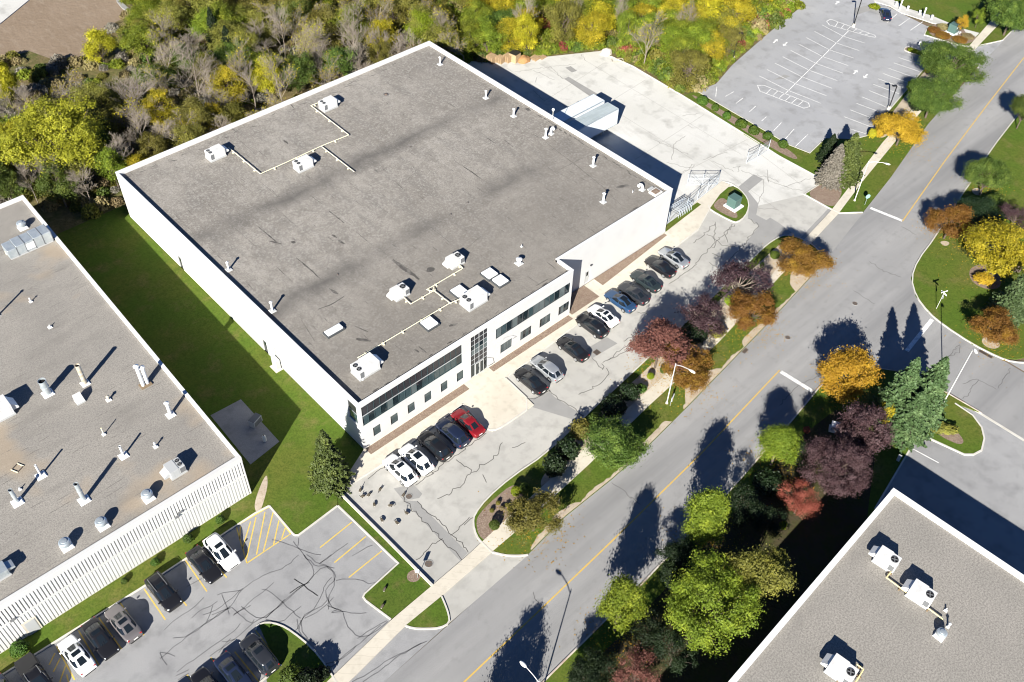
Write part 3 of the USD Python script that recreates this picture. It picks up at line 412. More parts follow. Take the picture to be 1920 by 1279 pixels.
ff = Polygon(ff).buffer(0).difference(Polygon(pts([(-260, 150), (0, 112), (55, 96), (100, 112), (150, 114), (175, 92), (200, 50), (236, 32), (224, 0), (215, -80), (-160, -160)])).buffer(0))
g = G(); [g.poly(q, .002) for q in getattr(ff, 'geoms', [ff])]
single('forest_floor', g, 'forest_floor', 'leaf littered woodland ground behind the white warehouse', 'ground', kind='structure')

# pavement of separate concrete flags along the street
walk = structure('sidewalk', 'pale concrete sidewalk of square flags running along the street', 'sidewalk')
wl = LineString([at2(p) for p in ((560, 1330), (648, 1246), (733, 1164), (810, 1099), (877, 1042), (959, 965), (1078, 858), (1190, 755), (1330, 630), (1440, 523), (1557, 397), (1603, 337), (1653, 270), (1740, 172), (1817, 87), (1860, 37))] + [(175, 7)])
wr = LineString([at2(p) for p in ((600, 1330), (672, 1262), (760, 1174), (827, 1119), (923, 1035), (960, 1004), (1103, 873), (1213, 765), (1345, 645), (1440, 543), (1573, 400), (1618, 340), (1673, 273), (1757, 175), (1833, 88), (1877, 42))] + [(175, 4.6)])
nfl = 170
part(walk, 'bedding', G().poly(Polygon(list(wl.coords)+list(wr.coords)[::-1]).buffer(-.02), .109), 'crack')
for i in range(nfl):
    t0, t1 = i/nfl + .00004, (i+1)/nfl - .00004
    q = [wl.interpolate(t0, True).coords[0], wr.interpolate(t0, True).coords[0], wr.interpolate(t1, True).coords[0], wl.interpolate(t1, True).coords[0]]
    part(walk, 'flag', G().prism(q, .03, .118 + .003*math.sin(i*2.7)), 'concrete_walk')

# walkway and entrance plaza in front of the warehouse
plaza = structure('front_walkway', 'beige concrete walkway and entrance plaza along the warehouse front', 'walkway')
wp = pts([(634, 922), (724, 866), (813, 798), (868, 757), (905, 799), (923, 809), (945, 799), (1001, 760), (947, 709), (990, 679), (1036, 644), (1099, 595), (1310, 430), (1330, 393), (1350, 365), (1370, 348), (1353, 341), (1307, 378), (1247, 437)]) + [(55, 2.6), (34, 2.6), (34, .1), (.2, .1), at2((642, 906))]
part(plaza, 'slab', G().prism(Polygon(wp).buffer(0), -.05, .13), 'concrete_walk')
kerb(plaza, pts([(634, 923), (724, 867), (813, 799), (868, 758)]), .17, .15); kerb(plaza, pts([(868, 758), (905, 799), (923, 809), (945, 799), (1001, 760), (947, 709)]), .17, .15, smooth=1); kerb(plaza, pts([(947, 709), (990, 679), (1036, 644), (1099, 595), (1310, 430), (1330, 394)]), .17, .15)
for l in ([(0.15, -.1), (0.15, -1.15), (15.3, -1.15), (15.3, -.1)], [(19.5, -.1), (19.5, -1.0), (33.8, -1.0), (33.8, -.1)], [(34.25, 2.62), (34.25, -.35), (39.6, -.35), (39.6, 2.62)], [(41.6, 2.62), (41.6, .9), (56.6, 2.1), (56.6, 2.62)]):
    part(plaza, 'planting_bed', G().prism(l, .05, .15), 'mulch')
part(plaza, 'turf', G().prism(pts([(1248, 424), (1307, 381), (1314, 385), (1248, 436)]), .05, .16), 'grass')

# ------------------------------------------------------------------ buildings
BW, BW1, BD, BSET, BH = 56.9, 34.1, 56.9, 2.78, 8.0
wh = thing('white_warehouse', 'big white flat roofed warehouse with a glazed two storey office front', 'building')
RZ = BH - .42                                                                     # roof deck below the parapet
deck = [(.25, .25), (BW1-.25, .25), (BW1-.25, BSET+.25), (BW-.25, BSET+.25), (BW-.25, BD-.25), (.25, BD-.25)]
outer = [(0, 0), (BW1, 0), (BW1, BSET), (BW, BSET), (BW, BD), (0, BD)]
part(wh, 'roof', G().poly(deck, RZ), 'roof_gravel')
RG = random.Random(77)
def tar(P, w, name='tar_patch', parent=None, z=None):
    L = LineString([at2(p, RZ) for p in P]); n = max(3, int(L.length/.35)); a, b = [], []
    for k in range(n+1):
        p, q = np.array(L.interpolate(k/n, True).coords[0]), np.array(L.interpolate(min(k/n+.01, 1), True).coords[0]); d = q-p
        if np.linalg.norm(d) < 1e-6: d = np.array(L.coords[-1])-np.array(L.coords[0])
        d = d/np.linalg.norm(d); nv = np.array([-d[1], d[0]]); e = math.sin(math.pi*min(max(k/n, .04), .96))**.4
        a.append(tuple(p+nv*w*.5*e*RG.uniform(.45, 1.2))); b.append(tuple(p-nv*w*.5*e*RG.uniform(.45, 1.2)))
    q = Polygon(a+b[::-1]).buffer(0); g = G(); [g.poly(h, RZ+.006) for h in getattr(q, 'geoms', [q]) if h.area > .002]
    part(wh, name, g, 'tar')
for P, w in (([(736, 487), (762, 505), (786, 524)], .75), ([(800, 508), (815, 503)], .9), ([(555, 483), (580, 504), (602, 524)], .22), ([(617, 541), (634, 552)], .4), ([(596, 580), (620, 572), (645, 556)], .2), ([(518, 500), (550, 530)], .08), ([(665, 612), (690, 622)], .16), ([(668, 635), (695, 640)], .5), ([(842, 612), (858, 606)], .5), ([(622, 440), (632, 446)], .35), ([(634, 450), (646, 458)], .45), ([(668, 435), (698, 460)], .1), ([(616, 395), (645, 418)], .22), ([(580, 365), (607, 385)], .08), ([(484, 425), (520, 455)], .2), ([(546, 453), (554, 456)], .5), ([(505, 452), (528, 458)], .3), ([(780, 318), (800, 324)], .06), ([(772, 308), (780, 322), (768, 333)], .07), ([(868, 312), (884, 322), (900, 334)], .2), ([(866, 310), (905, 338)], .06), ([(702, 318), (709, 324)], .4), ([(740, 340), (760, 358)], .09), ([(912, 258), (930, 270)], .16), ([(945, 262), (962, 276)], .16), ([(838, 192), (855, 202)], .16), ([(905, 213), (915, 216)], .16), ([(650, 160), (672, 148)], .12), ([(652, 152), (660, 144), (674, 145)], .07), ([(720, 175), (728, 178)], .7), ([(822, 135), (835, 140)], .1), ([(960, 232), (975, 245)], .12), ([(985, 203), (995, 208)], .7), ([(1000, 252), (1010, 258)], .15), ([(1003, 250), (1040, 280), (1080, 310), (1130, 350), (1165, 385)], .09), ([(1045, 320), (1085, 300), (1110, 290)], .1), ([(1040, 320), (1085, 345)], .06), ([(1155, 352), (1180, 348)], .8), ([(1180, 398), (1196, 388)], .35), ([(1026, 492), (1044, 506)], .12), ([(1005, 536), (1028, 523)], .14), ([(995, 555), (1003, 549)], .5), ([(1040, 525), (1052, 515)], .35), ([(1060, 510), (1070, 503)], .4), ([(960, 575), (972, 568)], .4), ([(776, 655), (786, 661)], .3), ([(785, 650), (800, 662)], .2), ([(838, 645), (848, 640)], .2), ([(565, 600), (590, 640)], .07), ([(400, 300), (470, 360)], .05), ([(440, 255), (480, 290)], .06), ([(545, 195), (552, 204)], .22), ([(433, 240), (441, 246)], .25), ([(655, 195), (690, 220)], .05), ([(530, 262), (540, 270)], .35), ([(760, 240), (790, 262)], .05), ([(1115, 430), (1150, 405)], .05), ([(800, 420), (850, 460)], .06), ([(870, 470), (905, 440)], .06), ([(940, 400), (985, 430)], .06), ([(700, 380), (735, 405)], .06), ([(475, 330), (540, 385)], .045), ([(330, 330), (420, 410), (500, 480)], .045), ([(660, 270), (720, 316)], .05)):
    tar(P, w)
for k in range(26): p = (1008+k*8.2+RG.uniform(-3, 3), 216+k*5.1); tar([p, (p[0]+RG.uniform(5, 9), p[1]+RG.uniform(3, 6))], RG.uniform(.1, .35))
for k in range(22): p = (240+k*25+RG.uniform(-6, 6), 330-k*10.6+4); tar([p, (p[0]+RG.uniform(6, 16), p[1]-RG.uniform(2, 6))], RG.uniform(.08, .3))
for k in range(16): p = (700+k*21+RG.uniform(-5, 5), 735-k*13.2); tar([p, (p[0]+RG.uniform(6, 13), p[1]-RG.uniform(4, 8))], RG.uniform(.1, .35))
tar([(908, 678), (912, 671), (924, 670), (927, 680), (915, 687), (908, 678)], .1)
# window openings along the fronts, as (axis start, end, z0, z1)
def wall(parent, o, d, L, H, t, holes, mat, name='wall', z0=-.05):
    """A wall L long from o along d (unit, inside to its left), with openings (u0, u1, z0, z1) cut out of it."""
    P = Polygon([(0, z0), (L, z0), (L, H), (0, H)])
    for u0, u1, a, b in holes: P = P.difference(shapely.box(u0, a, u1, b))
    m = G().prism(P, 0, t); d = np.array([d[0], d[1], 0.0]); nrm = np.array([-d[1], d[0], 0.0])
    m.rot(np.column_stack([d, [0, 0, 1.0], nrm]), np.array([o[0], o[1], 0.0])); v, f = m.arr()
    return part(parent, name, (v, f[:, ::-1]), mat)
def win(parent, o, d, u0, u1, z0, z1, cols, rows, fmat='frame_alu', panes=None, rec=.12, fw=.06, name='window', mid=.04, seed=0):
    """A window set rec metres into its opening: a frame with bars, and one pane per light."""
    d3 = np.array([d[0], d[1], 0.0]); nrm = np.array([-d[1], d[0], 0.0]); o3 = np.array([o[0], o[1], 0.0]); M = np.column_stack([d3, [0, 0, 1.0], nrm]); rng = random.Random(seed)
    f = G(); U = np.linspace(u0, u1, cols+1); Z = np.linspace(z0, z1, rows+1) if np.isscalar(rows) else np.array(rows)
    nr = len(Z)-1
    for a, b, c, e in ((u0, u1, z0, z0+fw), (u0, u1, z1-fw, z1), (u0, u0+fw, z0+fw, z1-fw), (u1-fw, u1, z0+fw, z1-fw)): f.b2(a, b, c, e, rec-.05, rec+.05)
    for u in U[1:-1]: f.b2(u-mid/2, u+mid/2, z0+fw, z1-fw, rec-.045, rec+.045)
    for z in Z[1:-1]: f.b2(u0+fw, u1-fw, z-mid/2, z+mid/2, rec-.04, rec+.04)
    f.rot(M, o3); fr = part(parent, name, f, fmat)
    for i in range(cols):
        for j in range(nr):
            mt = panes[j] if panes else rng.choice(['window_dark', 'window_mid', 'window_mid', 'window_blind'])
            if mt == 'mix': mt = rng.choice(['window_dark', 'window_mid', 'window_mid', 'window_blind'])
            tl = rng.uniform(-.006, .006)
            q = G().add([(U[i]+.01, Z[j]+.01, rec+.01), (U[i+1]-.01, Z[j]+.01, rec+.01+tl), (U[i+1]-.01, Z[j+1]-.01, rec+.01+tl*2), (U[i]+.01, Z[j+1]-.01, rec+.01+tl)], [[0, 1, 2, 3]]).rot(M, o3)
            part(fr, 'pane', q, mt)
    return fr
SO, SD = (0, 0), (1, 0)
lowL = [(1.55+i*2.55, 2.65+i*2.55, 1.15, 2.75) for i in range(6)]; lowR = [(21.55+i*3.45, 23.55+i*3.45, 1.15, 2.75) for i in range(4)]; lowR = lowR[:4]
upL, upR, ent = (.35, 15.2, 4.05, 7.35), (20.7, 33.75, 4.35, 6.15), (16.6, 19.4, .1, 7.45)
wall(wh, (0, 0), (1, 0), BW1, BH, .25, lowL+lowR+[upL, upR, ent], 'white_paint')
wall(wh, (BW1, 0.25), (0, 1), BSET-.003, BH, .25, [], 'white_paint')
wall(wh, (BW1-.25, BSET), (1, 0), BW-BW1+.25, BH, .25, [(6.0, 7.0, .1, 2.3)], 'white_paint')
wall(wh, (BW, BSET+.25), (0, 1), BD-BSET-.25, BH, .25, [(22.9, 25.7, .9, 3.9), (25.9, 28.6, .9, 3.9)], 'white_paint')
wall(wh, (BW-.25, BD), (-1, 0), BW-.25, BH, .25, [], 'white_paint')
wall(wh, (0, BD-.25), (0, -1), BD-.5, BH, .25, [(BD-.25-2.3, BD-.25-.5, 4.05, 7.35), (14.3, 15.3, .1, 2.3), (35.5, 36.5, .1, 2.3)], 'white_paint')
for h in lowL: win(wh, SO, SD, *h, 1, 1, 'frame_dark', ['window_mid'], seed=int(h[0]))
for h in lowR: win(wh, SO, SD, *h, 4, 1, 'frame_dark', ['mix'], seed=int(h[0]))
for i, w_ in enumerate([win(wh, SO, SD, *upL, 17, [4.05, 5.72, 7.35], 'window_mid', ['mix', 'spandrel'], seed=5), part(wh, 'mid_rail', G().b2(.35, 15.2, .03, .09, 5.67, 5.77), 'frame_alu'), win(wh, SO, SD, *upR, 14, 1, 'frame_dark', ['mix'], seed=9)]): pass
win(wh, SO, SD, *ent, 4, [.1, 2.35, 3.2, 4.05, 4.9, 5.75, 6.6, 7.45], 'frame_alu', ['window_dark', 'spandrel', 'spandrel', 'mix', 'mix', 'spandrel', 'spandrel'], name='entrance_glazing', seed=3)
for k in range(2):
    u = 17.32 + k*.70
    d_ = G()
    for a, b, c, e in ((u, u+.68, .12, .24), (u, u+.68, 2.2, 2.32), (u, u+.09, .24, 2.2), (u+.59, u+.68, .24, 2.2)): d_.b2(a, b, -.02, .06, c, e)
    dr = part(wh, 'door', d_, 'frame_alu'); part(dr, 'pane', G().b2(u+.09, u+.59, .02, .03, .24, 2.2), 'window_dark'); part(dr, 'handle', G().b2(u+.52-.42*k, u+.55-.42*k, -.07, -.03, .9, 1.4), 'frame_dark')
win(wh, (0, BD-.25), (0, -1), BD-.25-2.3, BD-.25-.5, 4.05, 7.35, 1, [4.05, 5.72, 7.35], 'frame_alu', ['window_mid', 'spandrel'], seed=2)
for o, d, u, nm in (((BW1-.25, BSET), (1, 0), 6.0, 'door'), ((0, BD-.25), (0, -1), 14.3, 'door'), ((0, BD-.25), (0, -1), 35.5, 'door')):
    d3 = np.array([d[0], d[1], 0.0]); nr = np.array([-d[1], d[0], 0.0]); M = np.column_stack([d3, [0, 0, 1.0], nr])
    dr = part(wh, nm, G().b2(u+.02, u+.98, .1, 2.28, .1, .15).rot(M, (o[0], o[1], 0)), 'unit_grey' if u < 10 else 'frame_dark')
    part(dr, 'handle', G().b2(u+.82, u+.9, 1.0, 1.08, .04, .1).rot(M, (o[0], o[1], 0)), 'frame_dark'); part(dr, 'window', G().b2(u+.3, u+.7, 1.3, 2.0, .09, .1).rot(M, (o[0], o[1], 0)), 'window_dark')
for y0, y1 in ((BSET+.25+22.9, BSET+.25+25.7), (BSET+.25+25.9, BSET+.25+28.6)): part(wh, 'dock_door', G().b2(BW-.18, BW-.1, y0+.02, y1-.02, .92, 3.88), 'unit_grey')
cw = .62                                                                          # parapet coping, a shade proud of the wall on both sides
def coping(a, b, c, d): return part(wh, 'coping', G().b2(a, b, c, d, BH, BH+.06), 'cap_metal')
coping(-.03, BW1+.03, -.03, .3); coping(BW1-.3, BW1+.03, .3, BSET-.03); coping(BW1-.3, BW+.03, BSET-.03, BSET+.3); coping(BW-.5, BW+.03, BSET+.3, BD-.55); coping(-.03, BW+.03, BD-.55, BD+.03); coping(-.03, .27, .3, BD-.55)
part(wh, 'roof_edge', G().b2(.3, BW1-.35, .3, .55, RZ+.002, RZ+.10).b2(BW1-.3, BW-.55, BSET+.3, BSET+.5, RZ+.002, RZ+.10), 'roof_gravel')
for i, x in enumerate((BW-.5-.001,)): part(wh, 'parapet_face', G().b2(BW-.5, BW-.252, BSET+.3, BD-.55, RZ, BH-.002), 'white_paint'); part(wh, 'parapet_face', G().b2(.26, BW-.26, BD-.54, BD-.252, RZ, BH-.002), 'white_paint')
for px, py in ((1116, 470), (1150, 492)): pass
dl = part(wh, 'wall_lamp', rbox((.3, .22, .2), .04).translate((40.1+.6, BSET-.14, 3.1)), 'frame_dark')
for u, zz in ((9.1, 7.0), (6.9, 5.3), (26.6, 5.35)): pass

# left building with the ribbed white front
LX, LY, LH, LBX, LBY = -13.05, 3.5, 6.75, -75.0, 62.0
lb = thing('grey_roof_building', 'low industrial building with a gravel roof and ribbed white metal front', 'building')
LRZ = LH - .3
part(lb, 'roof', G().poly([(LBX, LY+.2), (LX-.2, LY+.2), (LX+1.35, LBY-.2), (LBX, LBY-.2)], LRZ), 'roof_gravel_left')
part(lb, 'wall', G().prism([(LX-.02, LY+.25), (LX, LY+.25), (LX+1.6, LBY), (LX+1.58, LBY)], -.05, LH), 'white_paint'); part(lb, 'wall', G().b2(LBX, LX+1.57, LBY-.02, LBY, -.05, LH), 'white_paint')
part(lb, 'back_wall', G().b2(LBX, LX-.02, LY+.06, LY+.24, -.05, LH), 'corrugated_back')
part(lb, 'coping', G().prism([(LX-.33, LY+.3), (LX+.05, LY+.3), (LX+1.64, LBY+.03), (LX+1.2, LBY+.03)], LH, LH+.06), 'cap_metal')
part(lb, 'coping', G().b2(LBX, LX+1.2, LBY-.5, LBY+.03, LH, LH+.06), 'cap_metal'); part(lb, 'parapet_face', G().prism([(LX-.33, LY+.3), (LX-.05, LY+.3), (LX+1.53, LBY-.6), (LX+1.2, LBY-.6)], LRZ, LH-.002), 'white_paint'); part(lb, 'parapet_face', G().b2(LBX, LX+1.2, LBY-.5, LBY-.03, LRZ, LH-.002), 'white_paint')
part(lb, 'fascia', G().b2(LBX, LX+.05, LY-.12, LY+.3, LH-.75, LH+.08), 'white_paint'); part(lb, 'mid_rail', G().b2(LBX, LX+.04, LY-.09, LY+.06, 3.55, 3.78), 'white_paint'); part(lb, 'base_rail', G().b2(LBX, LX+.04, LY-.06, LY+.06, -.05, .12), 'concrete_walk')
part(lb, 'corner_post', G().b2(LX-.12, LX+.03, LY-.1, LY+.06, .12, LH-.76), 'white_paint')
nr = 136; pitch = .345; xs = [LX-.22-i*pitch for i in range(nr)]
for x in xs:                                                                     # every rib of the front, above and below the rail
    part(lb, 'rib', G().add([(x-.27, LY+.05, 3.80), (x-.24, LY-.06, 3.80), (x-.03, LY-.06, 3.80), (x, LY+.05, 3.80), (x-.27, LY+.05, LH-.77), (x-.24, LY-.06, LH-.77), (x-.03, LY-.06, LH-.77), (x, LY+.05, LH-.77)], [[0, 1, 5, 4], [1, 2, 6, 5], [2, 3, 7, 6]]), 'corrugated')
g = G()
for x in xs: g.add([(x-.295, LY+.05, .14), (x-.27, LY-.05, .14), (x-.02, LY-.05, .14), (x, LY+.05, .14), (x-.295, LY+.05, 3.53), (x-.27, LY-.05, 3.53), (x-.02, LY-.05, 3.53), (x, LY+.05, 3.53)], [[0, 1, 5, 4], [1, 2, 6, 5], [2, 3, 7, 6]])
part(lb, 'lower_ribs', g, 'corrugated', kind='stuff')
dcx = at(65, 1180)[0]
part(lb, 'door_frame', G().b2(dcx-.7, dcx+.7, LY-.14, LY-.06, .12, 2.4), 'concrete_walk'); part(lb, 'door', G().b2(dcx-.5, dcx+.5, LY-.17, LY-.141, .12, 2.2), 'unit_grey')
for px, py in ((322, 948), (325, 965), (8, 1135)):
    c = at(px, py, 3.0); part(lb, 'wall_lamp', G().box((c[0], LY-.2, 4.3 if py < 960 else 3.9), (.5, .22, .12)), 'louvre')
# right building
RX, RY, RH = 36.2, -45.85, 6.8
rb = thing('flat_roof_building', 'building with a pale gravel roof and white parapet at lower right', 'building')
part(rb, 'roof', G().poly([(-85, -52), (RX-.3, RY-.3), (RX+1.6, -130), (-85, -130)], RH-.3), 'roof_gravel_right')
d0 = np.array([-85-RX, -5.6]); 
west = [(RX, RY), (-85, RY-5.7)]; east = [(RX, RY), (RX+2.9, -130)]
for l, nm in ((west, 'coping'), (east, 'coping')):
    part(rb, nm, strip([tuple(np.array(p)+((-.0, -.28) if l is west else (-.28, 0))) for p in l], .56, RH, RH+.06), 'cap_metal')
    part(rb, 'wall', strip([tuple(np.array(p)+((0, -.28) if l is west else (-.28, 0))) for p in l], .5, -.05, RH-.002), 'white_paint')
part(rb, 'coping', G().b2(RX-.57, RX+.002, RY-.57, RY+.002, RH-.01, RH+.064), 'cap_metal')

# ------------------------------------------------------------------ roof equipment
def place(px, py, z): c = at(px, py, z); return c[0], c[1], z
def fan_into(parent, x, y, z, r, mat='frame_dark'):
    f = part(parent, 'fan', G().lathe([(r*.92, 0), (r*.92, .05), (r*1.05, .05), (r*1.1, 0)], 18, (x, y, z)), mat); part(f, 'well', G().lathe([(0, .008), (r*.93, .008)], 18, (x, y, z)), 'dark_void')
    b = G()
    for k in range(4):
        a = k*math.pi/2+.4; b.box((x+.45*r*math.cos(a), y+.45*r*math.sin(a), z+.025), (r*.8, r*.28, .012), a)
    part(f, 'blade', b, 'louvre'); part(f, 'hub', G().lathe([(0, .04), (r*.18, .04), (r*.2, .01)], 10, (x, y, z)), 'louvre')
def rooftop_unit(label, px, py, z, L=3.0, Wd=1.9, H=1.25, fans=2, end=-1, rz=0.0, mat='unit_white', group=None, hood=True):
    """px, py: the middle of the cabinet's top."""
    kq = .66 if 'grey' in mat else .9 if abs(rz) > 50 else .82; L, Wd, H = L*kq, Wd*kq, H*(.9 if kq > .7 else .85)
    c = at(px, py, z+H+.2); t = thing('air_conditioner', label, 'air conditioner', (c[0], c[1], z), rz, group=group)
    part(t, 'curb', G().box((0, 0, .11), (L+.1, Wd+.05, .22)), 'unit_grey')
    part(t, 'cabinet', rbox((L, Wd, H), .05).translate((0, 0, .2)), mat); top = H+.2
    part(t, 'lid', G().box((-end*L*.2, 0, top+.02), (L*.58, Wd+.06, .05)), mat)
    if fans == 2:
        for s in (-1, 1): fan_into(t, end*(L/2-.36), s*.2*Wd, top, .15*Wd)
    else: fan_into(t, end*(L/2-.5), .05, top, .36)
    part(t, 'coil_grille', G().box((end*(L/2-.36), -Wd/2-.005, .2+H*.5), (.52, .03, H*.72)), 'louvre')
    for k in range(3): part(t, 'panel', G().box((-end*(L*.02+k*L*.16), -Wd/2-.008, .2+H*.5), (L*.15, .02, H*.86)), mat)
    if hood:
        x0 = -end*L/2; h = G(); x1 = x0-end*.65
        h.add([(x0, -Wd*.38, .5), (x0, Wd*.38, .5), (x0, Wd*.38, top-.1), (x0, -Wd*.38, top-.1), (x1, -Wd*.38, .5), (x1, Wd*.38, .5), (x1, Wd*.38, .75), (x1, -Wd*.38, .75)], [[3, 2, 6, 7], [4, 7, 6, 5], [0, 4, 5, 1], [0, 3, 7, 4], [1, 5, 6, 2]])
        part(t, 'intake_hood', h, mat)
    return t
Z1 = RZ + .002
rooftop_unit('white twin fan roof unit nearest the rear edge of the big roof', 614, 188, Z1); rooftop_unit('white twin fan roof unit by the left rear corner of the big roof', 402, 280, Z1); rooftop_unit('white twin fan roof unit in the crook of the cream gas pipe', 567, 300, Z1)
rooftop_unit('white single fan roof unit above the double skylight', 853, 482, Z1, 2.5, 1.7, 1.1, 1, 1); rooftop_unit('white single fan roof unit left of the gas pipe junction', 749, 541, Z1, 2.5, 1.7, 1.1, 1, 1)
rooftop_unit('large white twin fan roof unit beside the lone skylight above the entrance', 888, 552, Z1, 3.6, 2.3, 1.35); rooftop_unit('large white twin fan roof unit at the front left corner of the roof', 684, 680, Z1, 3.5, 2.2, 1.35)
Z2 = LRZ + .002; Z3 = RH - .298
rooftop_unit('grey twin fan unit near the front right corner of the left roof', 326, 872, Z2, 2.6, 2.2, 1.2, 2, 1, 0, 'unit_grey'); rooftop_unit('white roof unit cut by the left edge of the picture', -12, 762, Z2, 3.6, 2.4, 1.6, 1, -1); rooftop_unit('small pale unit at the left edge above the ribbed front', -8, 1070, Z2, 2.2, 1.5, .9, 1, -1, 0, 'galvanised')
rooftop_unit('blue tinged white roof unit nearest the corner of the lower right roof', 1667, 1043, Z3, 2.4, 1.6, 1.25, 1, 1, -84); rooftop_unit('white roof unit in the middle of the lower right roof', 1732, 1108, Z3, 2.5, 1.7, 1.25, 1, 1, -84); rooftop_unit('white roof unit wrapped by gas pipe at the bottom edge', 1582, 1252, Z3, 2.6, 1.8, 1.25, 1, 1, -84)
def skylight(label, px, py, L, Wd, group=None):
    t = thing('skylight', label, 'skylight', place(px, py, Z1+.3)[:2] + (Z1,))
    part(t, 'curb', G().box((0, 0, .13), (L+.25, Wd+.25, .26)), 'frame_dark'); m = rbox((L, Wd, .3), .1).translate((0, 0, .2)); part(t, 'dome', m, 'skylight_dome', 30)
skylight('long low white skylight left of centre near the roof front', 626, 619, 2.2, .9); skylight('square white skylight between the long gas pipe and the office windows', 805, 606, 1.6, 1.6); skylight('square white skylight partly behind the large roof unit', 861, 546, 1.6, 1.6); skylight('rear one of the two adjoining white skylights', 918, 513, 1.55, 1.55); skylight('front one of the two adjoining white skylights', 938, 526, 1.55, 1.55)
def vent_pipe(label, px, py, z, h, r, cap='cone', base=.5, mat='cap_metal', group=None, name='vent_pipe', foot='unit_grey'):
    """px, py: the foot of the pipe."""
    t = thing(name, label, 'vent pipe', place(px, py, z)[:2] + (z,), group=group)
    if base: part(t, 'flashing', G().box((0, 0, .05+.02), (base*1.6, base*1.6, .14), 0, .8), foot)
    part(t, 'pipe', G().cyl((0, 0, .1), (0, 0, h), r, r, 14, False), mat, 40)
    if cap == 'cone': part(t, 'cap', G().lathe([(0, h+.22), (r*1.6, h+.06), (r*1.6, h+.02), (r*.9, h+.02)], 14), mat, 40)
    elif cap == 'open':
        part(t, 'rim', G().lathe([(r*.93, h-.3), (r*.93, h), (r*1.06, h), (r*1.06, h-.08)], 16), mat, 40); part(t, 'mouth', G().lathe([(0, h-.25), (r*.93, h-.25)], 14), 'dark_void')
    elif cap == 'slant':
        part(t, 'rim', G().lathe([(r*.93, h-.3), (r*.93, h), (r*1.06, h+.02), (r*1.06, h-.08)], 16), mat, 40); part(t, 'mouth', G().lathe([(0, h-.22), (r*.93, h-.22)], 14), 'dark_void')
    if cap and h > 1.8: part(t, 'collar', G().lathe([(r*1.02, h*.55), (r*1.12, h*.55), (r*1.12, h*.58), (r*1.02, h*.58)], 14), 'unit_grey')
    return t
for a in (('thin white vent pipe nearest the rear right corner of the big roof', 825, 121, 1.25, .14), ('thin white vent pipe second along the right edge of the big roof', 911, 184, 1.25, .14), ('thin white vent pipe beside the black roof stain', 963, 218, 1.25, .15), ('white vent pipe beside the bent duct at the right roof edge', 1023, 258, 1.5, .17), ('white vent pipe midway along the right side of the big roof', 1112, 311, 1.45, .16), ('white vent pipe by the front right corner of the big roof', 1131, 379, 1.45, .17), ('white vent pipe close to the left roof edge by the skylight', 511, 583, 1.45, .14), ('white vent pipe half way along the left roof edge', 429, 506, 1.2, .13)):
    vent_pipe(a[0], a[1], a[2], Z1, a[3], a[4])
vent_pipe('short fat white vent with dome cap behind the twin skylights', 973, 494, Z1, .7, .27, 'cone', .6); vent_pipe('stubby little white roof vent behind the fat capped vent', 978, 463, Z1, .35, .06, None, .2); vent_pipe('stubby white pipe in the stained square near the right corner', 1186, 362, Z1, .4, .07, None, 0); vent_pipe('small dark pipe in front of the corner roof unit', 680, 712, Z1, .25, .09, 'cone', .2)
def bent_duct(label, px, py, z, h, r, rz):
    t = thing('bent_duct', label, 'vent duct', place(px, py, z)[:2] + (z,), rz); part(t, 'flashing', G().box((0, 0, .06), (.8, .8, .12), 0, .8), 'unit_grey')
    part(t, 'duct', G().tube([(0, 0, .1), (0, 0, h), (.18, 0, h+.22), (.45, 0, h+.2), (.6, 0, h-.1)], r, 12), 'cap_metal', 50); part(t, 'hood', G().cyl((.6, 0, h-.1), (.64, 0, h-.2), r*1.25, r*1.3, 12), 'cap_metal')
bent_duct('white gooseneck duct beside the vent pipe at the right roof edge', 1033, 251, Z1, .7, .2, 10); bent_duct('white gooseneck vent near the front right roof corner', 1204, 356, Z1, .55, .2, 100)
t = thing('roof_hatch', 'weathered open roof hatch in the front right corner of the big roof', 'roof hatch', place(1229, 362, Z1)[:2] + (Z1,)); part(t, 'curb', G().box((0, 0, .15), (1.5, 1.3, .3)), 'unit_white'); part(t, 'lid', G().box((0, 0, .33), (1.1, .9, .05)), 'mulch'); part(t, 'ledge', G().box((0, 1.0, .2), (1.0, .3, .2)), 'unit_grey')
for i, (px, py) in enumerate(((724, 177), (770, 275), (633, 515), (877, 380), (845, 402))):
    t = thing('roof_drain', ('dark round roof drain by the rear of the big roof', 'small roof drain on the dark streak in mid roof', 'small roof drain near the front of the dark streak', 'small roof drain on the right of the front dark streak', 'small roof drain beside another on the front dark streak')[i], 'roof drain', place(px, py, Z1)[:2] + (Z1,)); r = .32 if i == 0 else .14
    part(t, 'dome', G().lathe([(0, .12), (r*.7, .1), (r, 0)], 12), 'iron'); part(t, 'ring', G().lathe([(r*1.05, .02), (r*1.4, .01)], 12), 'seal')
t = thing('edge_lamp', 'white lamp on a short pole at the right roof edge above the trailers', 'lamp', place(1036, 226, BH)[:2] + (BH+.06,)); part(t, 'pole', G().cyl((0, 0, 0), (0, 0, 1.6), .05, .04, 8), 'pole_white'); part(t, 'head', G().lathe([(0, 2.1), (.16, 2.05), (.24, 1.85), (.16, 1.65), (0, 1.6)], 12), 'lamp_glass', 40)
def gas_pipe(label, lines, z, mat='gas_cream', r=.06, h=.28, pan=False):
    t = thing('gas_pipe', label, 'gas pipe')
    for l in lines:
        P = [np.array(at(px, py, z+h)) for px, py in l]; part(t, 'pipe', G().tube(P, r, 8), mat, 40)
        for a, b in zip(P[:-1], P[1:]):
            n = max(1, int(np.linalg.norm(b-a)/2.6))
            for k in range(n):
                q = a+(b-a)*(k+.5)/n; ang = math.atan2(b[1]-a[1], b[0]-a[0]); part(t, 'support', G().box((q[0], q[1], z+(h-r)/2+.003), (.14, .42, h-r-.006), ang), 'gas_cream' if mat == 'gas_cream' else 'timber')
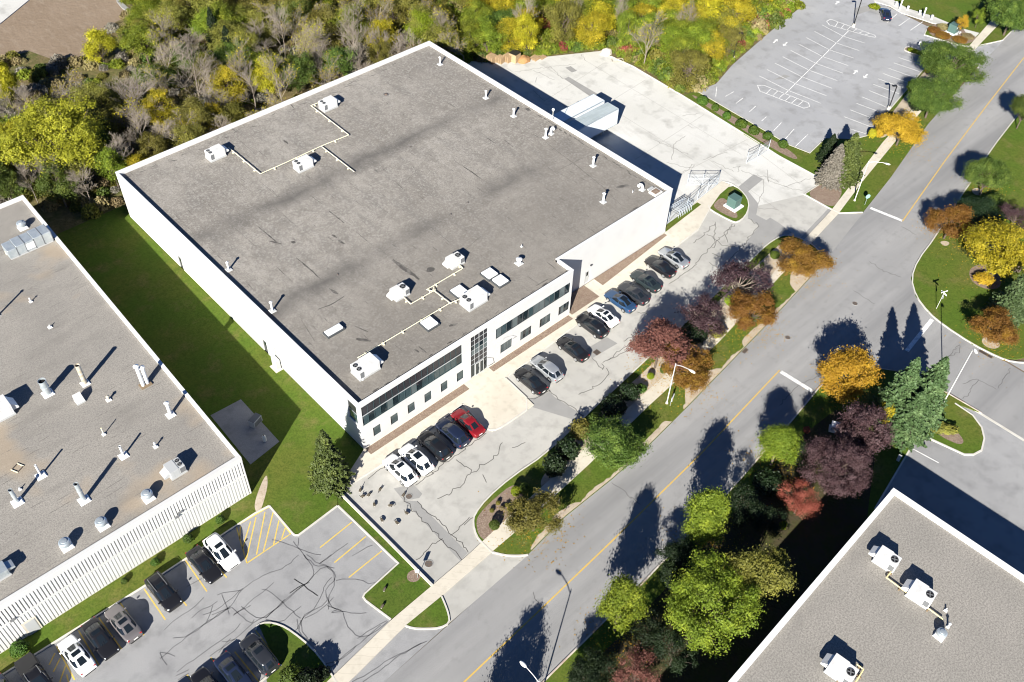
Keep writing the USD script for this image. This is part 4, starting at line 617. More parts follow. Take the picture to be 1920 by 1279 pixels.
gas_pipe('long cream gas pipe zigzagging between the three rear roof units', [[(596, 193), (583, 198), (654, 253), (602, 274), (540, 303), (488, 326), (428, 276)], [(602, 274), (664, 322)]], Z1)
gas_pipe('cream gas pipe network joining the four front roof units', [[(858, 494), (868, 503), (800, 543), (813, 546)], [(813, 538), (815, 546), (846, 570)], [(815, 544), (770, 570), (755, 556)], [(866, 559), (842, 569), (700, 654), (670, 671)]], Z1)
gas_pipe('yellow gas pipe on timber blocks between two units of the lower right roof', [[(1677, 1064), (1662, 1083), (1715, 1122), (1768, 1161)]], Z3, 'gas_yellow', .07, .3); gas_pipe('yellow gas pipe looped around the bottom unit', [[(1606, 1245), (1619, 1255), (1604, 1280)], [(1566, 1268), (1580, 1280)]], Z3, 'gas_yellow', .07, .3)
gas_pipe('short white gas valve pipe at the end of the silver ribbed unit', [[(22, 468), (12, 471)], [(10, 467), (13, 474)]], Z2, 'gas_cream', .07, .6)
def mushroom_fan(label, px, py, z, s=1.0, group=None):
    t = thing('roof_fan', label, 'roof fan', place(px, py, z+.6*s)[:2] + (z,), 0, (s, s, s), group)
    part(t, 'curb', G().box((0, 0, .16), (1.15, 1.15, .32), 0, .85), 'cap_metal'); part(t, 'neck', G().lathe([(.42, .3), (.42, .6)], 18), 'galvanised'); part(t, 'cowl', G().lathe([(.40, .55), (.58, .6), (.60, .72), (.56, .92), (.46, 1.0), (0, 1.03)], 22), 'galvanised', 35); part(t, 'motor_cap', G().lathe([(.3, 1.01), (.3, 1.1), (0, 1.13)], 16), 'galvanised', 35)
for a in (('domed grey roof fan in the rear right corner of the left roof', 40, 421), ('domed roof fan nearest the front right corner of the left roof', 276, 928), ('middle one of the three domed fans behind the ribbed front', 190, 980), ('leftmost of the three domed fans behind the ribbed front', 122, 1019)): mushroom_fan(a[0], a[1], a[2], Z2)
mushroom_fan('white based cowl fan by the end of the yellow gas pipe', 1765, 1188, Z3, .85)
for a in (('fat silver stack with a slanted mouth on the left roof', 90, 738, 2.2, .42, 'slant', .75, 'galvanised'), ('tall two tone stack with rusty foot on the left roof', 160, 719, 3.1, .27, 'open', .6, 'galv_rust'), ('tall silver stack in the middle of the front left roof', 158, 938, 2.9, .24, 'open', .7, 'galvanised'), ('silver stack nearest the left edge of the left roof', 33, 942, 2.2, .2, 'open', .7, 'galvanised'), ('slim white stack beside the small roof frame', 77, 892, 1.9, .11, 'open', .65, 'cap_metal'), ('capped stack nearest the right parapet of the left roof', 320, 778, 2.0, .19, 'cone', .6, 'cap_metal'), ('slim white stack casting a long thin shadow above the grey unit', 232, 855, 1.7, .12, 'open', .6, 'cap_metal'), ('thin yellowed pipe below the rusty roof stain', 195, 815, 1.2, .06, None, .25, 'gas_cream'), ('stubby capped pipe beside the scuffed roof patch', 292, 838, .6, .09, 'cone', .3, 'cap_metal'), ('little white pipe half way up the left roof', 58, 566, .5, .07, 'cone', .25, 'cap_metal'), ('little white pipe below another on the left roof', 94, 614, .45, .06, None, .3, 'cap_metal'), ('white pipe at the left picture edge with a long shadow', -4, 592, 2.4, .12, 'cone', .3, 'cap_metal'), ('rusted stub vent above an orange stain on the left roof', 204, 750, .55, .13, 'cone', .35, 'galv_rust'), ('white stub pipe beside the slim stack', 38, 918, .4, .06, None, .2, 'cap_metal')):
    vent_pipe(a[0], a[1], a[2], Z2, a[3], a[4], a[5], a[6], a[7], foot='cap_metal')
t = thing('twin_stack', 'pair of tall white capped stacks by the right parapet of the left roof', 'vent stack', place(273, 722, Z2)[:2] + (Z2,)); part(t, 'flashing', G().box((0, 0, .08), (1.3, .9, .16)), 'timber')
for x, h in ((-.25, 3.3), (.28, 2.7)):
    part(t, 'stack', G().cyl((x, 0, .1), (x, 0, h), .21, .21, 14, False), 'cap_metal', 40); part(t, 'cap', G().lathe([(0, h+.3), (.34, h+.1), (.34, h+.02), (.2, h+.02)], 14, (x, 0, 0)), 'cap_metal', 40)
part(t, 'bracket', G().box((0, .12, 1.4), (.9, .08, .08)), 'galvanised')
t = thing('vent_hood', 'small white box hood beside the stacks of the left roof', 'vent hood', place(147, 746, Z2+.6)[:2] + (Z2,)); part(t, 'curb', G().box((0, 0, .1), (.95, .95, .2)), 'unit_grey'); part(t, 'hood', G().add([(-.45, -.45, .2), (.45, -.45, .2), (.45, .45, .2), (-.45, .45, .2), (-.4, -.3, .8), (.4, -.3, .8), (.45, .45, .95), (-.45, .45, .95)], BOXF), 'unit_white')
t = thing('pipe_frame', 'little square pipe frame lying on the left roof', 'frame', place(33, 878, Z2)[:2] + (Z2,), 25)
for s in (-1, 1): part(t, 'bar', G().box((s*.45, 0, .06), (.08, .9, .08)), 'gas_cream'); part(t, 'bar', G().box((0, s*.4, .06), (.8, .08, .079)), 'iron')
t = thing('air_handler', 'silver ribbed air handler by the right parapet of the left roof', 'air handler', place(50, 450, Z2+1.2)[:2] + (Z2,), 0)
part(t, 'plinth', G().box((0, 0, .12), (5.6, 1.9, .24)), 'unit_grey')
for k, (x0, x1, h) in enumerate(((-2.9, -1.75, 1.25), (-1.75, -.6, 1.4), (-.6, .55, 1.4), (.55, 1.7, 1.5), (1.7, 2.85, 1.5))): part(t, 'section', rbox((x1-x0-.03, 2.0, h), .05).translate(((x0+x1)/2, 0, .24)), 'galvanised'); part(t, 'rib', G().box((x1, 0, .24+h/2), (.06, 2.08, h+.08)), 'louvre')
part(t, 'panel', G().box((0, -1.02, .9), (1.2, .04, .9)), 'cap_metal')
for i, (px, py) in enumerate(((1773, 1145), (1777, 1176))): vent_pipe(('small white stub vent right of the yellow pipe end', 'small white pipe beside the cowl fan')[i], px, py, Z3, (.35, .6)[i], .09, (None, 'cone')[i], .2, foot='cap_metal')

# ------------------------------------------------------------------ cars
CARS = {  # L, W, wheel r, wheel x, top profile of the lower body, cabin (front base, front top, rear top, rear base), belt z, roof z
    'sedan': (4.75, 1.82, .33, (1.42, -1.38), [(2.375, .50), (2.33, .66), (2.0, .76), (1.4, .86), (.90, .93), (.2, .95), (-1.0, .98), (-1.75, 1.02), (-2.2, 1.0), (-2.33, .9), (-2.375, .55)], (1.12, .08, -.80, -1.82), .90, 1.42),
    'coupe': (4.6, 1.85, .34, (1.38, -1.36), [(2.3, .48), (2.25, .64), (1.9, .74), (1.3, .83), (.85, .90), (.2, .92), (-1.0, .96), (-1.7, 1.0), (-2.15, .99), (-2.26, .9), (-2.3, .5)], (1.05, -.02, -.75, -1.85), .88, 1.33),
    'suv': (4.70, 1.90, .37, (1.40, -1.38), [(2.35, .58), (2.31, .82), (2.0, .94), (1.4, 1.02), (1.0, 1.06), (.2, 1.06), (-1.0, 1.08), (-2.0, 1.12), (-2.25, 1.08), (-2.33, .95), (-2.35, .55)], (1.26, .24, -1.70, -2.24), 1.02, 1.66),
    'wagon': (4.75, 1.84, .35, (1.42, -1.40), [(2.375, .54), (2.33, .74), (2.0, .86), (1.45, .94), (1.05, .98), (.2, .99), (-1.0, 1.01), (-2.0, 1.05), (-2.28, 1.0), (-2.35, .9), (-2.375, .55)], (1.24, .18, -1.65, -2.26), .95, 1.54),
    'pickup': (5.4, 1.98, .40, (1.65, -1.65), [(2.7, .66), (2.66, .98), (2.3, 1.08), (1.6, 1.14), (1.25, 1.16), (.2, 1.16), (-1.0, 1.16), (-2.0, 1.16), (-2.6, 1.16), (-2.66, 1.0), (-2.7, .62)], (1.42, .58, -.55, -.80), 1.12, 1.84)}
def car(label, px, py, kind, paint, heading=90.0, sunroof=0, rails=False, group=None, name=None, dark_roof=False, glassroof=False):
    L, Wd, wr, wx, top, cab, zb, zr = CARS[kind]; c = at(px, py, .75)
    t = thing(name or 'parked_car', label, 'car', (c[0], c[1], .012), heading, group=group)
    tx, tz = np.array(top)[::-1].T; X = np.concatenate([[-L/2, -L/2+.03], np.linspace(-L/2+.1, L/2-.1, 26), [L/2-.03, L/2]]); hw = Wd/2; rows = []
    for x in X:
        q = abs(x)/(L/2); w = hw*(1-.17*max(0, (q-.62)/.38)**2.2); zt = float(np.interp(x, tx, tz)); lo = .20 + .10*max(0, (q-.85)/.15)
        if q > .985: lo += .06
        m = lo + (zt-lo)*.5
        prof = [(0, lo), (.82*w, lo), (.95*w, lo+.09), (w, m), (.985*w, zt-.13), (.94*w, zt-.035), (.80*w, zt+.004), (.45*w, zt+.025), (0, zt+.03)]
        rows.append([(x, y, z) for y, z in prof] + [(x, -y, z) for y, z in prof[-2:0:-1]])
    k = len(rows[0]); v = np.array(rows).reshape(-1, 3); f = []
    for i in range(len(X)-1):
        for j in range(k): a, b = i*k+j, i*k+(j+1) % k; f += [(a, b, b+k), (a, b+k, a+k)]
    for i, fl_ in ((0, False), (len(X)-1, True)):
        cen = len(v); v = np.vstack([v, v[i*k:(i+1)*k].mean(0)])
        for j in range(k): a, b = i*k+j, i*k+(j+1) % k; f.append((cen, a, b) if fl_ else (cen, b, a))
    body = manifold3d.Manifold(manifold3d.Mesh(np.asarray(v, np.float32), np.asarray(f, np.uint32)[:, ::-1]))
    if body.status() == manifold3d.Error.NoError and abs(body.volume()) > 1:
        if body.volume() < 0: body = manifold3d.Manifold(manifold3d.Mesh(np.asarray(v, np.float32), np.asarray(f, np.uint32)))
        for x in wx:
            for s in (-1, 1): body = body - manifold3d.Manifold.cylinder(.34, wr+.06, wr+.06, 20, True).rotate((90, 0, 0)).translate((x, s*(hw-.12), wr+.02))
        part(t, 'body', body, paint, 32)
    else: part(t, 'body', (v, np.array(f)), paint, 32)
    fb, ft, rt, rb_ = cab
    def lv(s):                                                                    # outline of the cabin at height fraction s
        e = s**1.25; return fb+(ft-fb)*s, rb_+(rt-rb_)*s, hw*(.90-.21*e), zb+(zr-zb)*(1-(1-s)**1.15)
    def surf(a, s, o=0.0):
        xf, xr, w, z = lv(s); cx, hx = (xf+xr)/2, (xf-xr)/2; n = 5.0; ca, sa = math.cos(a), math.sin(a)
        r = (abs(ca)**n + abs(sa)**n)**(-1/n); p = np.array([cx+hx*r*ca, w*r*sa, z]); nn = np.array([np.sign(ca)*abs(r*ca)**(n-1)/hx, np.sign(sa)*abs(r*sa)**(n-1)/w, 0]); nn /= np.linalg.norm(nn)+1e-9
        return p + (nn*.92+np.array([0, 0, .38]))*o
    m = 44; A = np.arange(m)*2*math.pi/m; S = (0, .3, .6, .85, 1.0); v = [surf(a, s) for s in S for a in A]; xf, xr, w, z = lv(1.0); cx = (xf+xr)/2
    for sc, dz in ((.93, .035), (.7, .06), (.3, .075)): v += [np.array([cx+(surf(a, 1)[0]-cx)*sc, surf(a, 1)[1]*sc, z+dz]) for a in A]
    nl = len(S)+3; f = [(i*m+j, i*m+(j+1) % m, (i+1)*m+(j+1) % m, (i+1)*m+j) for i in range(nl-1) for j in range(m)]
    gg = G().add(v, f); gg.add([v[(nl-1)*m+j] for j in range(m)] + [np.array([cx, 0, z+.08])], [(j, (j+1) % m, m) for j in range(m)])
    part(t, 'roof', gg, 'paint_black' if dark_roof else paint, 40)
    def glass(nm, a0, a1, s0, s1, nu=10, nv=4, o=.014):
        v = [surf(a, s, o) for s in np.linspace(s0, s1, nv) for a in np.linspace(a0, a1, nu)]
        part(t, nm, G().add(v, [(i*nu+j, i*nu+j+1, (i+1)*nu+j+1, (i+1)*nu+j) for i in range(nv-1) for j in range(nu-1)]), 'car_glass', 40)
    hx = (fb-rb_)/2; aF = math.atan2(.8*hw*.86, hx*.985); aR = math.pi-aF
    ca_ = math.atan2(hw*.86, hx)
    glass('windshield', -ca_*.88, ca_*.88, .06, .93); glass('rear_window', math.pi-ca_*.88, math.pi+ca_*.88, .10, .90)
    n_w = 3 if kind in ('suv', 'wagon') else 2; edges = np.linspace(ca_*1.28, math.pi-ca_*1.28, n_w+1)
    if n_w == 2: edges[1] += .0
    for s in (1, -1):
        for i in range(n_w): glass('side_window', s*(edges[i]+.045), s*(edges[i+1]-.045), .08, .84, 6, 3)
        part(t, 'mirror', rbox((.16, .22, .14), .04).translate((fb-.12, s*(hw+.07), zb+.02)), paint)
        part(t, 'headlight', rbox((.32, .36, .13), .05).rotate((0, 0, -s*22)).translate((L/2-.24, s*(hw*.66), float(np.interp(L/2-.2, tx, tz))-.16)), 'head_lamp', 40)
        part(t, 'taillight', rbox((.16, .40, .15), .05).rotate((0, 0, s*20)).translate((-L/2+.13, s*(hw*.64), float(np.interp(-L/2+.2, tx, tz))-.22)), 'tail_lamp', 40)
        for x in wx:
            wh_ = part(t, 'wheel', G().lathe([(wr*.66, -.10), (wr*.95, -.11), (wr, -.07), (wr, .07), (wr*.95, .11), (wr*.66, .10)], 20).rot([[1, 0, 0], [0, 0, s], [0, 1, 0]], (x, s*(hw-.13), wr)), 'rubber', 40)
            part(wh_, 'rim', G().lathe([(0, .075), (wr*.2, .085), (wr*.6, .07), (wr*.67, .10)], 14).rot([[1, 0, 0], [0, 0, s], [0, 1, 0]], (x, s*(hw-.13), wr)), 'rim')
    part(t, 'grille', G().box((L/2-.035, 0, .5), (.08, .95, .17)), 'plastic_black'); part(t, 'number_plate', G().box((-L/2-.004, 0, .62), (.03, .45, .14)), 'plate'); part(t, 'bumper', G().box((-L/2+.02, 0, .36), (.08, 1.2, .14)), 'plastic_black')
    for s in (-1, 1): part(t, 'wiper', G().tube([(fb-.02, s*.1-.25, zb+.075), (fb-.28, s*.1+.1, zb+.26)], .012, 4), 'plastic_black')
    if sunroof: part(t, 'sunroof', rbox((.5+.35*(sunroof > 1), .82, .06), .02).translate((ft-.42-.2*(sunroof > 1), 0, zr+.035)), 'car_glass')
    if glassroof: part(t, 'glass_roof', rbox((1.3, .9, .06), .02).translate((ft-.75, 0, zr+.035)), 'car_glass')
    if rails:
        for s in (-1, 1): part(t, 'roof_rail', G().tube([(ft-.05, s*hw*.6, zr+.03), (ft-.2, s*hw*.62, zr+.10), (rt+.2, s*hw*.62, zr+.10), (rt+.05, s*hw*.6, zr+.03)], .03, 6), 'rim')
    if kind == 'pickup': part(t, 'bed_cover', G().box((-1.75, 0, 1.19), (1.75, 1.62, .05)), 'plastic_black')
    return t
FR = 'cars parked nose in along the warehouse front'; LF = 'cars parked along the ribbed building'; LO = 'cars in the lower row of the left lot'
for a in (('white SUV at the left end of the warehouse row', 750, 880, 'suv', 'paint_white', 91, 1), ('white SUV with large glass roof beside a black car', 780, 860, 'suv', 'paint_white', 91, 2), ('black SUV between the white SUV and the navy one', 815, 835, 'suv', 'paint_black', 91, 1), ('dark navy SUV beside the red sedan', 848, 811, 'suv', 'paint_navy', 90, 0), ('dark red sedan parked next to the entrance plaza', 877, 791, 'sedan', 'paint_red', 90, 0),
          ('black sedan just right of the entrance plaza', 995, 713, 'sedan', 'paint_black', 90, 2), ('silver wagon beside the black sedan by the plaza', 1025, 690, 'wagon', 'paint_silver', 90, 0), ('black sedan standing alone above the square drain', 1074, 653, 'sedan', 'paint_black', 90, 1), ('black hatchback beside the white coupe', 1110, 610, 'wagon', 'paint_black', 90, 2), ('white coupe with black roof panels', 1131, 590, 'coupe', 'paint_white', 90, 1),
          ('metallic blue sedan in the right half of the row', 1163, 563, 'sedan', 'paint_blue', 90, 2), ('dark grey sedan just right of the blue one', 1188, 549, 'sedan', 'paint_dark_grey', 90, 0), ('greenish dark grey sedan left of the gap before the last two cars', 1211, 526, 'sedan', 'paint_green_grey', 90, 1), ('black sedan next to the silver one at the right end', 1238, 499, 'sedan', 'paint_black', 90, 0), ('silver sedan at the right end of the warehouse row', 1263, 482, 'sedan', 'paint_silver', 90, 2)):
    car(*a, group=FR)
for a in (('white SUV backed in beside the yellow hatched area', 415, 1034, 'suv', 'paint_white', -88, 1), ('black sedan backed in beside the white SUV', 382, 1057, 'sedan', 'paint_black', -88, 0), ('black SUV with silver roof rails by the ribbed building', 306, 1109, 'suv', 'paint_black', -88, 1, True), ('grey sedan with sunroof by the ribbed building', 230, 1167, 'sedan', 'paint_grey', 94, 1), ('black sedan between the grey and the white sedan', 187, 1196, 'sedan', 'paint_black', -88, 1), ('white sedan with sunroof beside the lower hatched bay', 143, 1227, 'sedan', 'paint_white', 94, 1), ('black pickup truck with silver rails cut by the lower left edge', 68, 1272, 'pickup', 'paint_black', -88, 0, True), ('navy car half out of the lower left corner', 8, 1305, 'sedan', 'paint_navy', -88, 0)):
    car(*a, group=LF)
for a in (('dark blue grey SUV beside the lower lawn island', 486, 1226, 'suv', 'paint_dark_grey', 92, 1), ('dark navy sedan second from the lower lawn island', 438, 1262, 'sedan', 'paint_navy', -88, 1), ('black sedan third from the lower lawn island', 393, 1290, 'sedan', 'paint_black', 92, 0), ('black car cut by the bottom edge fourth from the lawn island', 345, 1325, 'sedan', 'paint_black', 92, 0)):
    car(*a, group=LO)
car('dark blue hatchback parked at the top of the upper right lot', 1661, 25, 'sedan', 'paint_navy', 40, 0)

# ------------------------------------------------------------------ trailers and things of the rear yard
def trailer(label, y0, y1, xe, rm='trailer_roof'):
    t = thing('semi_trailer', label, 'trailer', (BW+.25, (y0+y1)/2, 0.006)); L = xe-BW-.25; w = (y1-y0)/2
    part(t, 'box', G().b2(0, L, -w, w, 1.15, 3.98), 'trailer_white'); part(t, 'roof', G().b2(.02, L-.02, -w+.03, w-.03, 3.982, 4.02), rm)
    for s in (-1, 1): part(t, 'top_rail', G().b2(0, L, s*w-.05, s*w+.05, 3.9, 4.05), 'galvanised'); part(t, 'bottom_rail', G().b2(0, L, s*w-.04, s*w+.04, 1.05, 1.2), 'galvanised'); part(t, 'landing_leg', G().b2(L-3.0, L-2.85, s*w*.7-.08, s*w*.7+.08, 0, 1.1), 'galvanised')
    part(t, 'front_wall', G().b2(L-.02, L+.06, -w, w, 1.15, 4.0), 'trailer_white'); part(t, 'underframe', G().b2(.3, L-.6, -w*.55, w*.55, .9, 1.148), 'frame_dark')
    for x in (1.2, 2.5):
        for s in (-1, 1): wq = part(t, 'wheel', G().lathe([(.3, -.26), (.48, -.27), (.52, -.2), (.52, .2), (.48, .27), (.3, .26)], 18).rot([[1, 0, 0], [0, 0, s], [0, 1, 0]], (x, s*(w-.32), .52)), 'rubber'); part(wq, 'rim', G().lathe([(0, .2), (.3, .24)], 12).rot([[1, 0, 0], [0, 0, s], [0, 1, 0]], (x, s*(w-.32), .52)), 'rim')
    for k in range(14): part(t, 'roof_bow', G().b2(.8+k*L/15-.02, .8+k*L/15+.02, -w+.06, w-.06, 4.02, 4.032), 'galvanised')
trailer('white semi trailer backed to the dock, nearer one with grey ribbed roof', 25.8, 28.3, 71.2); trailer('white semi trailer with the paler roof behind the other one', 29.0, 31.5, 71.2, 'trailer_white')
def stack_pallets(label, px, py, n, rz, w=1.2, cover=None):
    c = at(px, py); t = thing('pallet_stack', label, 'pallets', (c[0], c[1], .006), rz)
    for k in range(n):
        z = k*.145; g = G()
        for s in (-1, 0, 1): g.box((0, s*.5*(w/1.2), z+.05), (w, .1, .09))
        for j in range(6): g.box((-w/2+.08+j*(w-.16)/5, 0, z+.115), (.11, w, .03))
        part(t, 'pallet', g, 'pallet_wood')
    if cover: part(t, 'cover', G().box((0, 0, n*.145+.03), (w+.1, w+.1, .05)), cover)
stack_pallets('stack of wooden pallets nearest the warehouse corner', 922, 116, 9, 8, 1.5); stack_pallets('stack of wooden pallets second from the warehouse corner', 938, 117, 8, 12, 1.3); stack_pallets('stack of wooden pallets beside the black topped crate', 952, 115, 9, 5, 1.3)
c = at(965, 114); t = thing('crate', 'wooden crate with a black lid among the pallets', 'crate', (c[0], c[1], .006), 10); part(t, 'box', G().box((0, 0, .8), (1.5, 1.5, 1.6)), 'pallet_wood'); part(t, 'lid', G().box((0, 0, 1.64), (1.6, 1.6, .08)), 'plastic_black')
for k in range(5): part(t, 'slat', G().box((0, -.77, .2+k*.3), (1.5, .04, .2)), 'pallet_wood')
def heap(name, label, cat, px, py, r, h, mat, seed, n=600):
    c = at(px, py); s = trimesh.creation.icosphere(3); v = s.vertices.copy(); v[:, 2] = np.maximum(v[:, 2], -.02); d = meshkit.fbm(v*2.2+seed, 3, seed)-.5; v *= (1+d*.5)[:, None]; v *= (r, r*.8, h); v[:, 2] += .0
    t = thing(name, label, cat, (c[0], c[1], 0)); part(t, 'mound', (v, s.faces), mat, 30); rng = random.Random(seed)
    for k in range(10):
        a = rng.uniform(0, 6.28); q = rng.uniform(.2, 1.1); b = trimesh.creation.icosphere(1, rng.uniform(.12, .3)).vertices*(1, .8, .6); part(t, 'stone', (b+np.array([q*r*math.cos(a), q*r*.8*math.sin(a), max(.05, h*(1-q)*.9)]), trimesh.creation.icosphere(1).faces), mat)
heap('dirt_pile', 'orange brown pile of earth beside the crate', 'dirt', 982, 114, 1.3, .9, 'dirt_pile', 3); heap('rubble_pile', 'pale rubble heap at the far corner of the yard', 'rubble', 1136, 100, 1.2, .9, 'rubble', 5)
for px, py, n, lb in ((1003, 111, 3, 'low flat stack of pallets right of the earth pile'), (1015, 108, 2, 'lowest stack of pallets at the end of the row')): stack_pallets(lb, px, py, n, 6, 1.4)
c = at(1158, 115); t = thing('steel_frame', 'rusty low steel frame lying at the yard edge', 'frame', (c[0], c[1], .01), -35)
for s in (-1, 1): part(t, 'rail', G().box((0, s*.5, .2), (2.2, .08, .08)), 'galv_rust'); part(t, 'end', G().box((s*1.06, 0, .2), (.08, .92, .08)), 'galv_rust')
for k in range(4): part(t, 'leg', G().box(((-1)**k*1.0, (-1)**(k//2)*.5, .08), (.08, .08, .155)), 'galv_rust')
def fence(label, posts, h, name='chain_link_fence', cat='fence', brace=True):
    P = [np.array(at(px, py)) for px, py in posts]; t = thing(name, label, cat)
    for p in P: q = part(t, 'post', G().cyl(p, p+(0, 0, h+.08), .045, .045, 8), 'mesh_steel'); part(q, 'cap', G().lathe([(.06, h+.06), (.05, h+.12), (0, h+.15)], 8, p), 'frame_dark')
    for a, b in zip(P[:-1], P[1:]):
        part(t, 'top_rail', G().cyl(a+(0, 0, h), b+(0, 0, h), .03, .03, 6), 'frame_dark'); part(t, 'bottom_rail', G().cyl(a+(0, 0, .12), b+(0, 0, .12), .025, .025, 6), 'mesh_steel'); part(t, 'mid_rail', G().cyl(a+(0, 0, h*.55), b+(0, 0, h*.55), .02, .02, 6), 'mesh_steel')
        if brace: part(t, 'brace', G().cyl(a+(0, 0, .15), b+(0, 0, h-.05), .02, .02, 5), 'frame_dark')
        g = G(); L = np.linalg.norm(b-a); d = (b-a)/L; n = int(L/.16); nv = np.array([-d[1], d[0], 0])*.008
        for k in range(-int(h/.16), n):                                           # the two sets of slanting wires of the mesh
            for sg in (0, 1):
                u0, u1 = k*.16, k*.16+h-.12; z0, z1 = .12, h
                if u0 < 0: z0 += -u0; u0 = 0
                if u1 > L: z1 -= u1-L; u1 = L
                if u1 <= u0: continue
                if sg: u0, u1 = L-u0, L-u1
                A, B = a+d*u0+(0, 0, z0), a+d*u1+(0, 0, z1); w = np.array([0, 0, .006]); g.quad(A-w, B-w, B+w, A+w)
        part(t, 'wire_mesh', g, 'wire_steel', kind='stuff')
fence('white chain link fence from the warehouse corner to the island', [(1252, 419), (1287, 392), (1307, 375), (1325, 361), (1345, 346)], 2.1); fence('open chain link gate leaf at the fence end by the island', [(1345, 346), (1316, 347), (1288, 347)], 2.1, 'chain_link_gate', 'gate'); fence('open chain link gate leaf on the far side of the drive', [(1399, 306), (1420, 295), (1440, 282)], 2.1, 'chain_link_gate', 'gate')
c = at(1276, 397); t = thing('storage_rack', 'pale steel rack of upright ladders leaning at the warehouse corner', 'rack', (c[0], c[1], .006), 0)
for k in range(8):
    x = -1.6+k*.42
    for y in (-.9, .9): part(t, 'upright', G().box((x, y, .75), (.06, .06, 1.5)), 'mesh_steel')
    part(t, 'rung', G().box((x, 0, 1.47), (.05, 1.74, .05)), 'mesh_steel'); part(t, 'rung', G().box((x, 0, .75), (.05, 1.74, .05)), 'frame_dark')
for y in (-.9, .9): part(t, 'beam', G().box((-.13, y, 1.53), (3.1, .07, .06)), 'frame_dark' if y > 0 else 'mesh_steel')

# ------------------------------------------------------------------ street furniture
def street_light(label, base, h, head, mat='pole_white', r=.085, hz=None):
    b = np.array(at(*base)); e = np.array(at(head[0], head[1], hz or h+.35)); t = thing('street_light', label, 'street light', (b[0], b[1], .1)); d = e-b; d[2] = 0
    part(t, 'base', G().lathe([(.0, .12), (r*2, .12), (r*2.2, 0)], 12), 'kerb_concrete'); part(t, 'pole', G().cyl((0, 0, .1), (0, 0, h), r, r*.6, 12), mat, 40)
    part(t, 'arm', G().tube([(0, 0, h-.25), d*.35+(0, 0, h+.12), d*.75+(0, 0, h+.30), d*.95+(0, 0, h+.30)], .045, 8), mat, 40)
    a = math.atan2(d[1], d[0]); k, q = math.cos(a), math.sin(a); M = [[k, -q, 0], [q, k, 0], [0, 0, 1]]
    v = trimesh.creation.icosphere(2); hd = G().add(v.vertices*(.42, .19, .11), v.faces).rot(M, d+np.array([0, 0, h+.30])); p = part(t, 'lamp_head', hd, 'lamp_glass' if mat == 'pole_white' else mat, True)
    part(p, 'lens', G().add(v.vertices*(.24, .14, .07), v.faces).rot(M, d*1.03+np.array([0, 0, h+.24])), 'lamp_glass', True)
street_light('white street light on the verge by the orange tree', (1250, 757), 7.3, (1298, 697)); street_light('tall white street light at the side street island', (1768, 757), 9.8, (1829, 659)); street_light('white street light reaching in from the bottom edge', (1004, 1340), 7.2, (981, 1246)); street_light('white street light by the upper sidewalk and the big conifer', (1602, 377), 7.4, (1664, 308))
def lot_light(label, base, h, side):
    b = at(*base); t = thing('lot_light', label, 'lamp post', (b[0], b[1], .005)); part(t, 'base', G().lathe([(0, .6), (.28, .6), (.30, 0)], 14), 'kerb_concrete'); part(t, 'pole', G().box((0, 0, .6+(h-.6)/2), (.14, .14, h-.6)), 'pole_black')
    part(t, 'head', G().box((side[0]*.45, side[1]*.45, h+.05), (.75, .42, .16), math.atan2(side[1], side[0])), 'pole_black'); part(t, 'bracket', G().box((side[0]*.1, side[1]*.1, h-.04), (.3, .1, .08), math.atan2(side[1], side[0])), 'pole_black')
lot_light('black lamp post at the right edge of the upper lot', (1666, 205), 4.6, (-.8, .6)); lot_light('black lamp post on the hatched island in the upper lot', (1600, 50), 5.8, (-.8, .6)); lot_light('black lamp post at the woodland edge of the upper lot', (1374, 112), 5.2, (.8, -.6))
def transformer(label, px, py, w, h, extra=False):
    c = at(px, py); t = thing('transformer_box', label, 'utility box', (c[0], c[1], .1)); part(t, 'pad', G().box((0, 0, .1), (w*1.45, w*1.45, .2)), 'cap_metal'); part(t, 'cabinet', rbox((w, w, h), .05).translate((0, .1, .2)), 'utility_green'); part(t, 'lid', G().box((0, .1, h+.22), (w+.06, w+.06, .05), 0, .96), 'utility_green'); part(t, 'door_seam', G().box((0, .1-w/2-.004, h*.55+.2), (.03, .012, h*.8)), 'frame_dark'); part(t, 'handle', G().box((.12, .1-w/2-.02, h*.6+.2), (.05, .05, .2)), 'louvre')
    if extra:
        for s in (-1, 1): part(t, 'notice', G().box((s*.4, .1-w/2-.012, h*.75+.2), (.4, .01, .3)), 'sign_white')
transformer('green transformer box on a white pad in the kerbed island', 1375, 388, 1.55, 1.5); transformer('dark green transformer with white notices by the upper lot planting', 1786, 62, 1.6, 1.5, True)
def bollard(label, px, py, h, r, g_='white bollards along the upper lot walkway'):
    c = at(px, py); t = thing('bollard', label, 'bollard', (c[0], c[1], .0), group=g_); part(t, 'post', G().cyl((0, 0, 0), (0, 0, h), r, r, 12), 'pole_white', 40); part(t, 'cap', G().lathe([(r*1.15, h-.05), (r*1.15, h+.05), (0, h+.14)], 12), 'cap_metal', 40); part(t, 'collar', G().lathe([(r*1.3, 0), (r*1.3, .12), (r, .16)], 12), 'kerb_concrete')
for a in (('short white bollard nearest the parked blue car', 1679, 12, .9, .22), ('tall white post left of the second short bollard', 1686, 19, 2.1, .16), ('short white bollard right of the first tall post', 1701, 20, .9, .22), ('short white bollard left of the second tall post', 1723, 28, .9, .22), ('tall white post nearest the transformer planting', 1730, 34, 2.1, .16), ('short white bollard at the right end of the row', 1746, 37, .9, .22)): bollard(*a)
single('upper_walkway', G().prism(pts([(1632, -8), (1652, -12), (1702, 17), (1748, 31), (1779, 44), (1771, 49), (1748, 44), (1724, 36), (1690, 25), (1668, 12), (1640, 4)]), -.04, .125), 'concrete_yard', 'bright concrete walkway at the head of the upper lot', 'walkway', kind='structure')
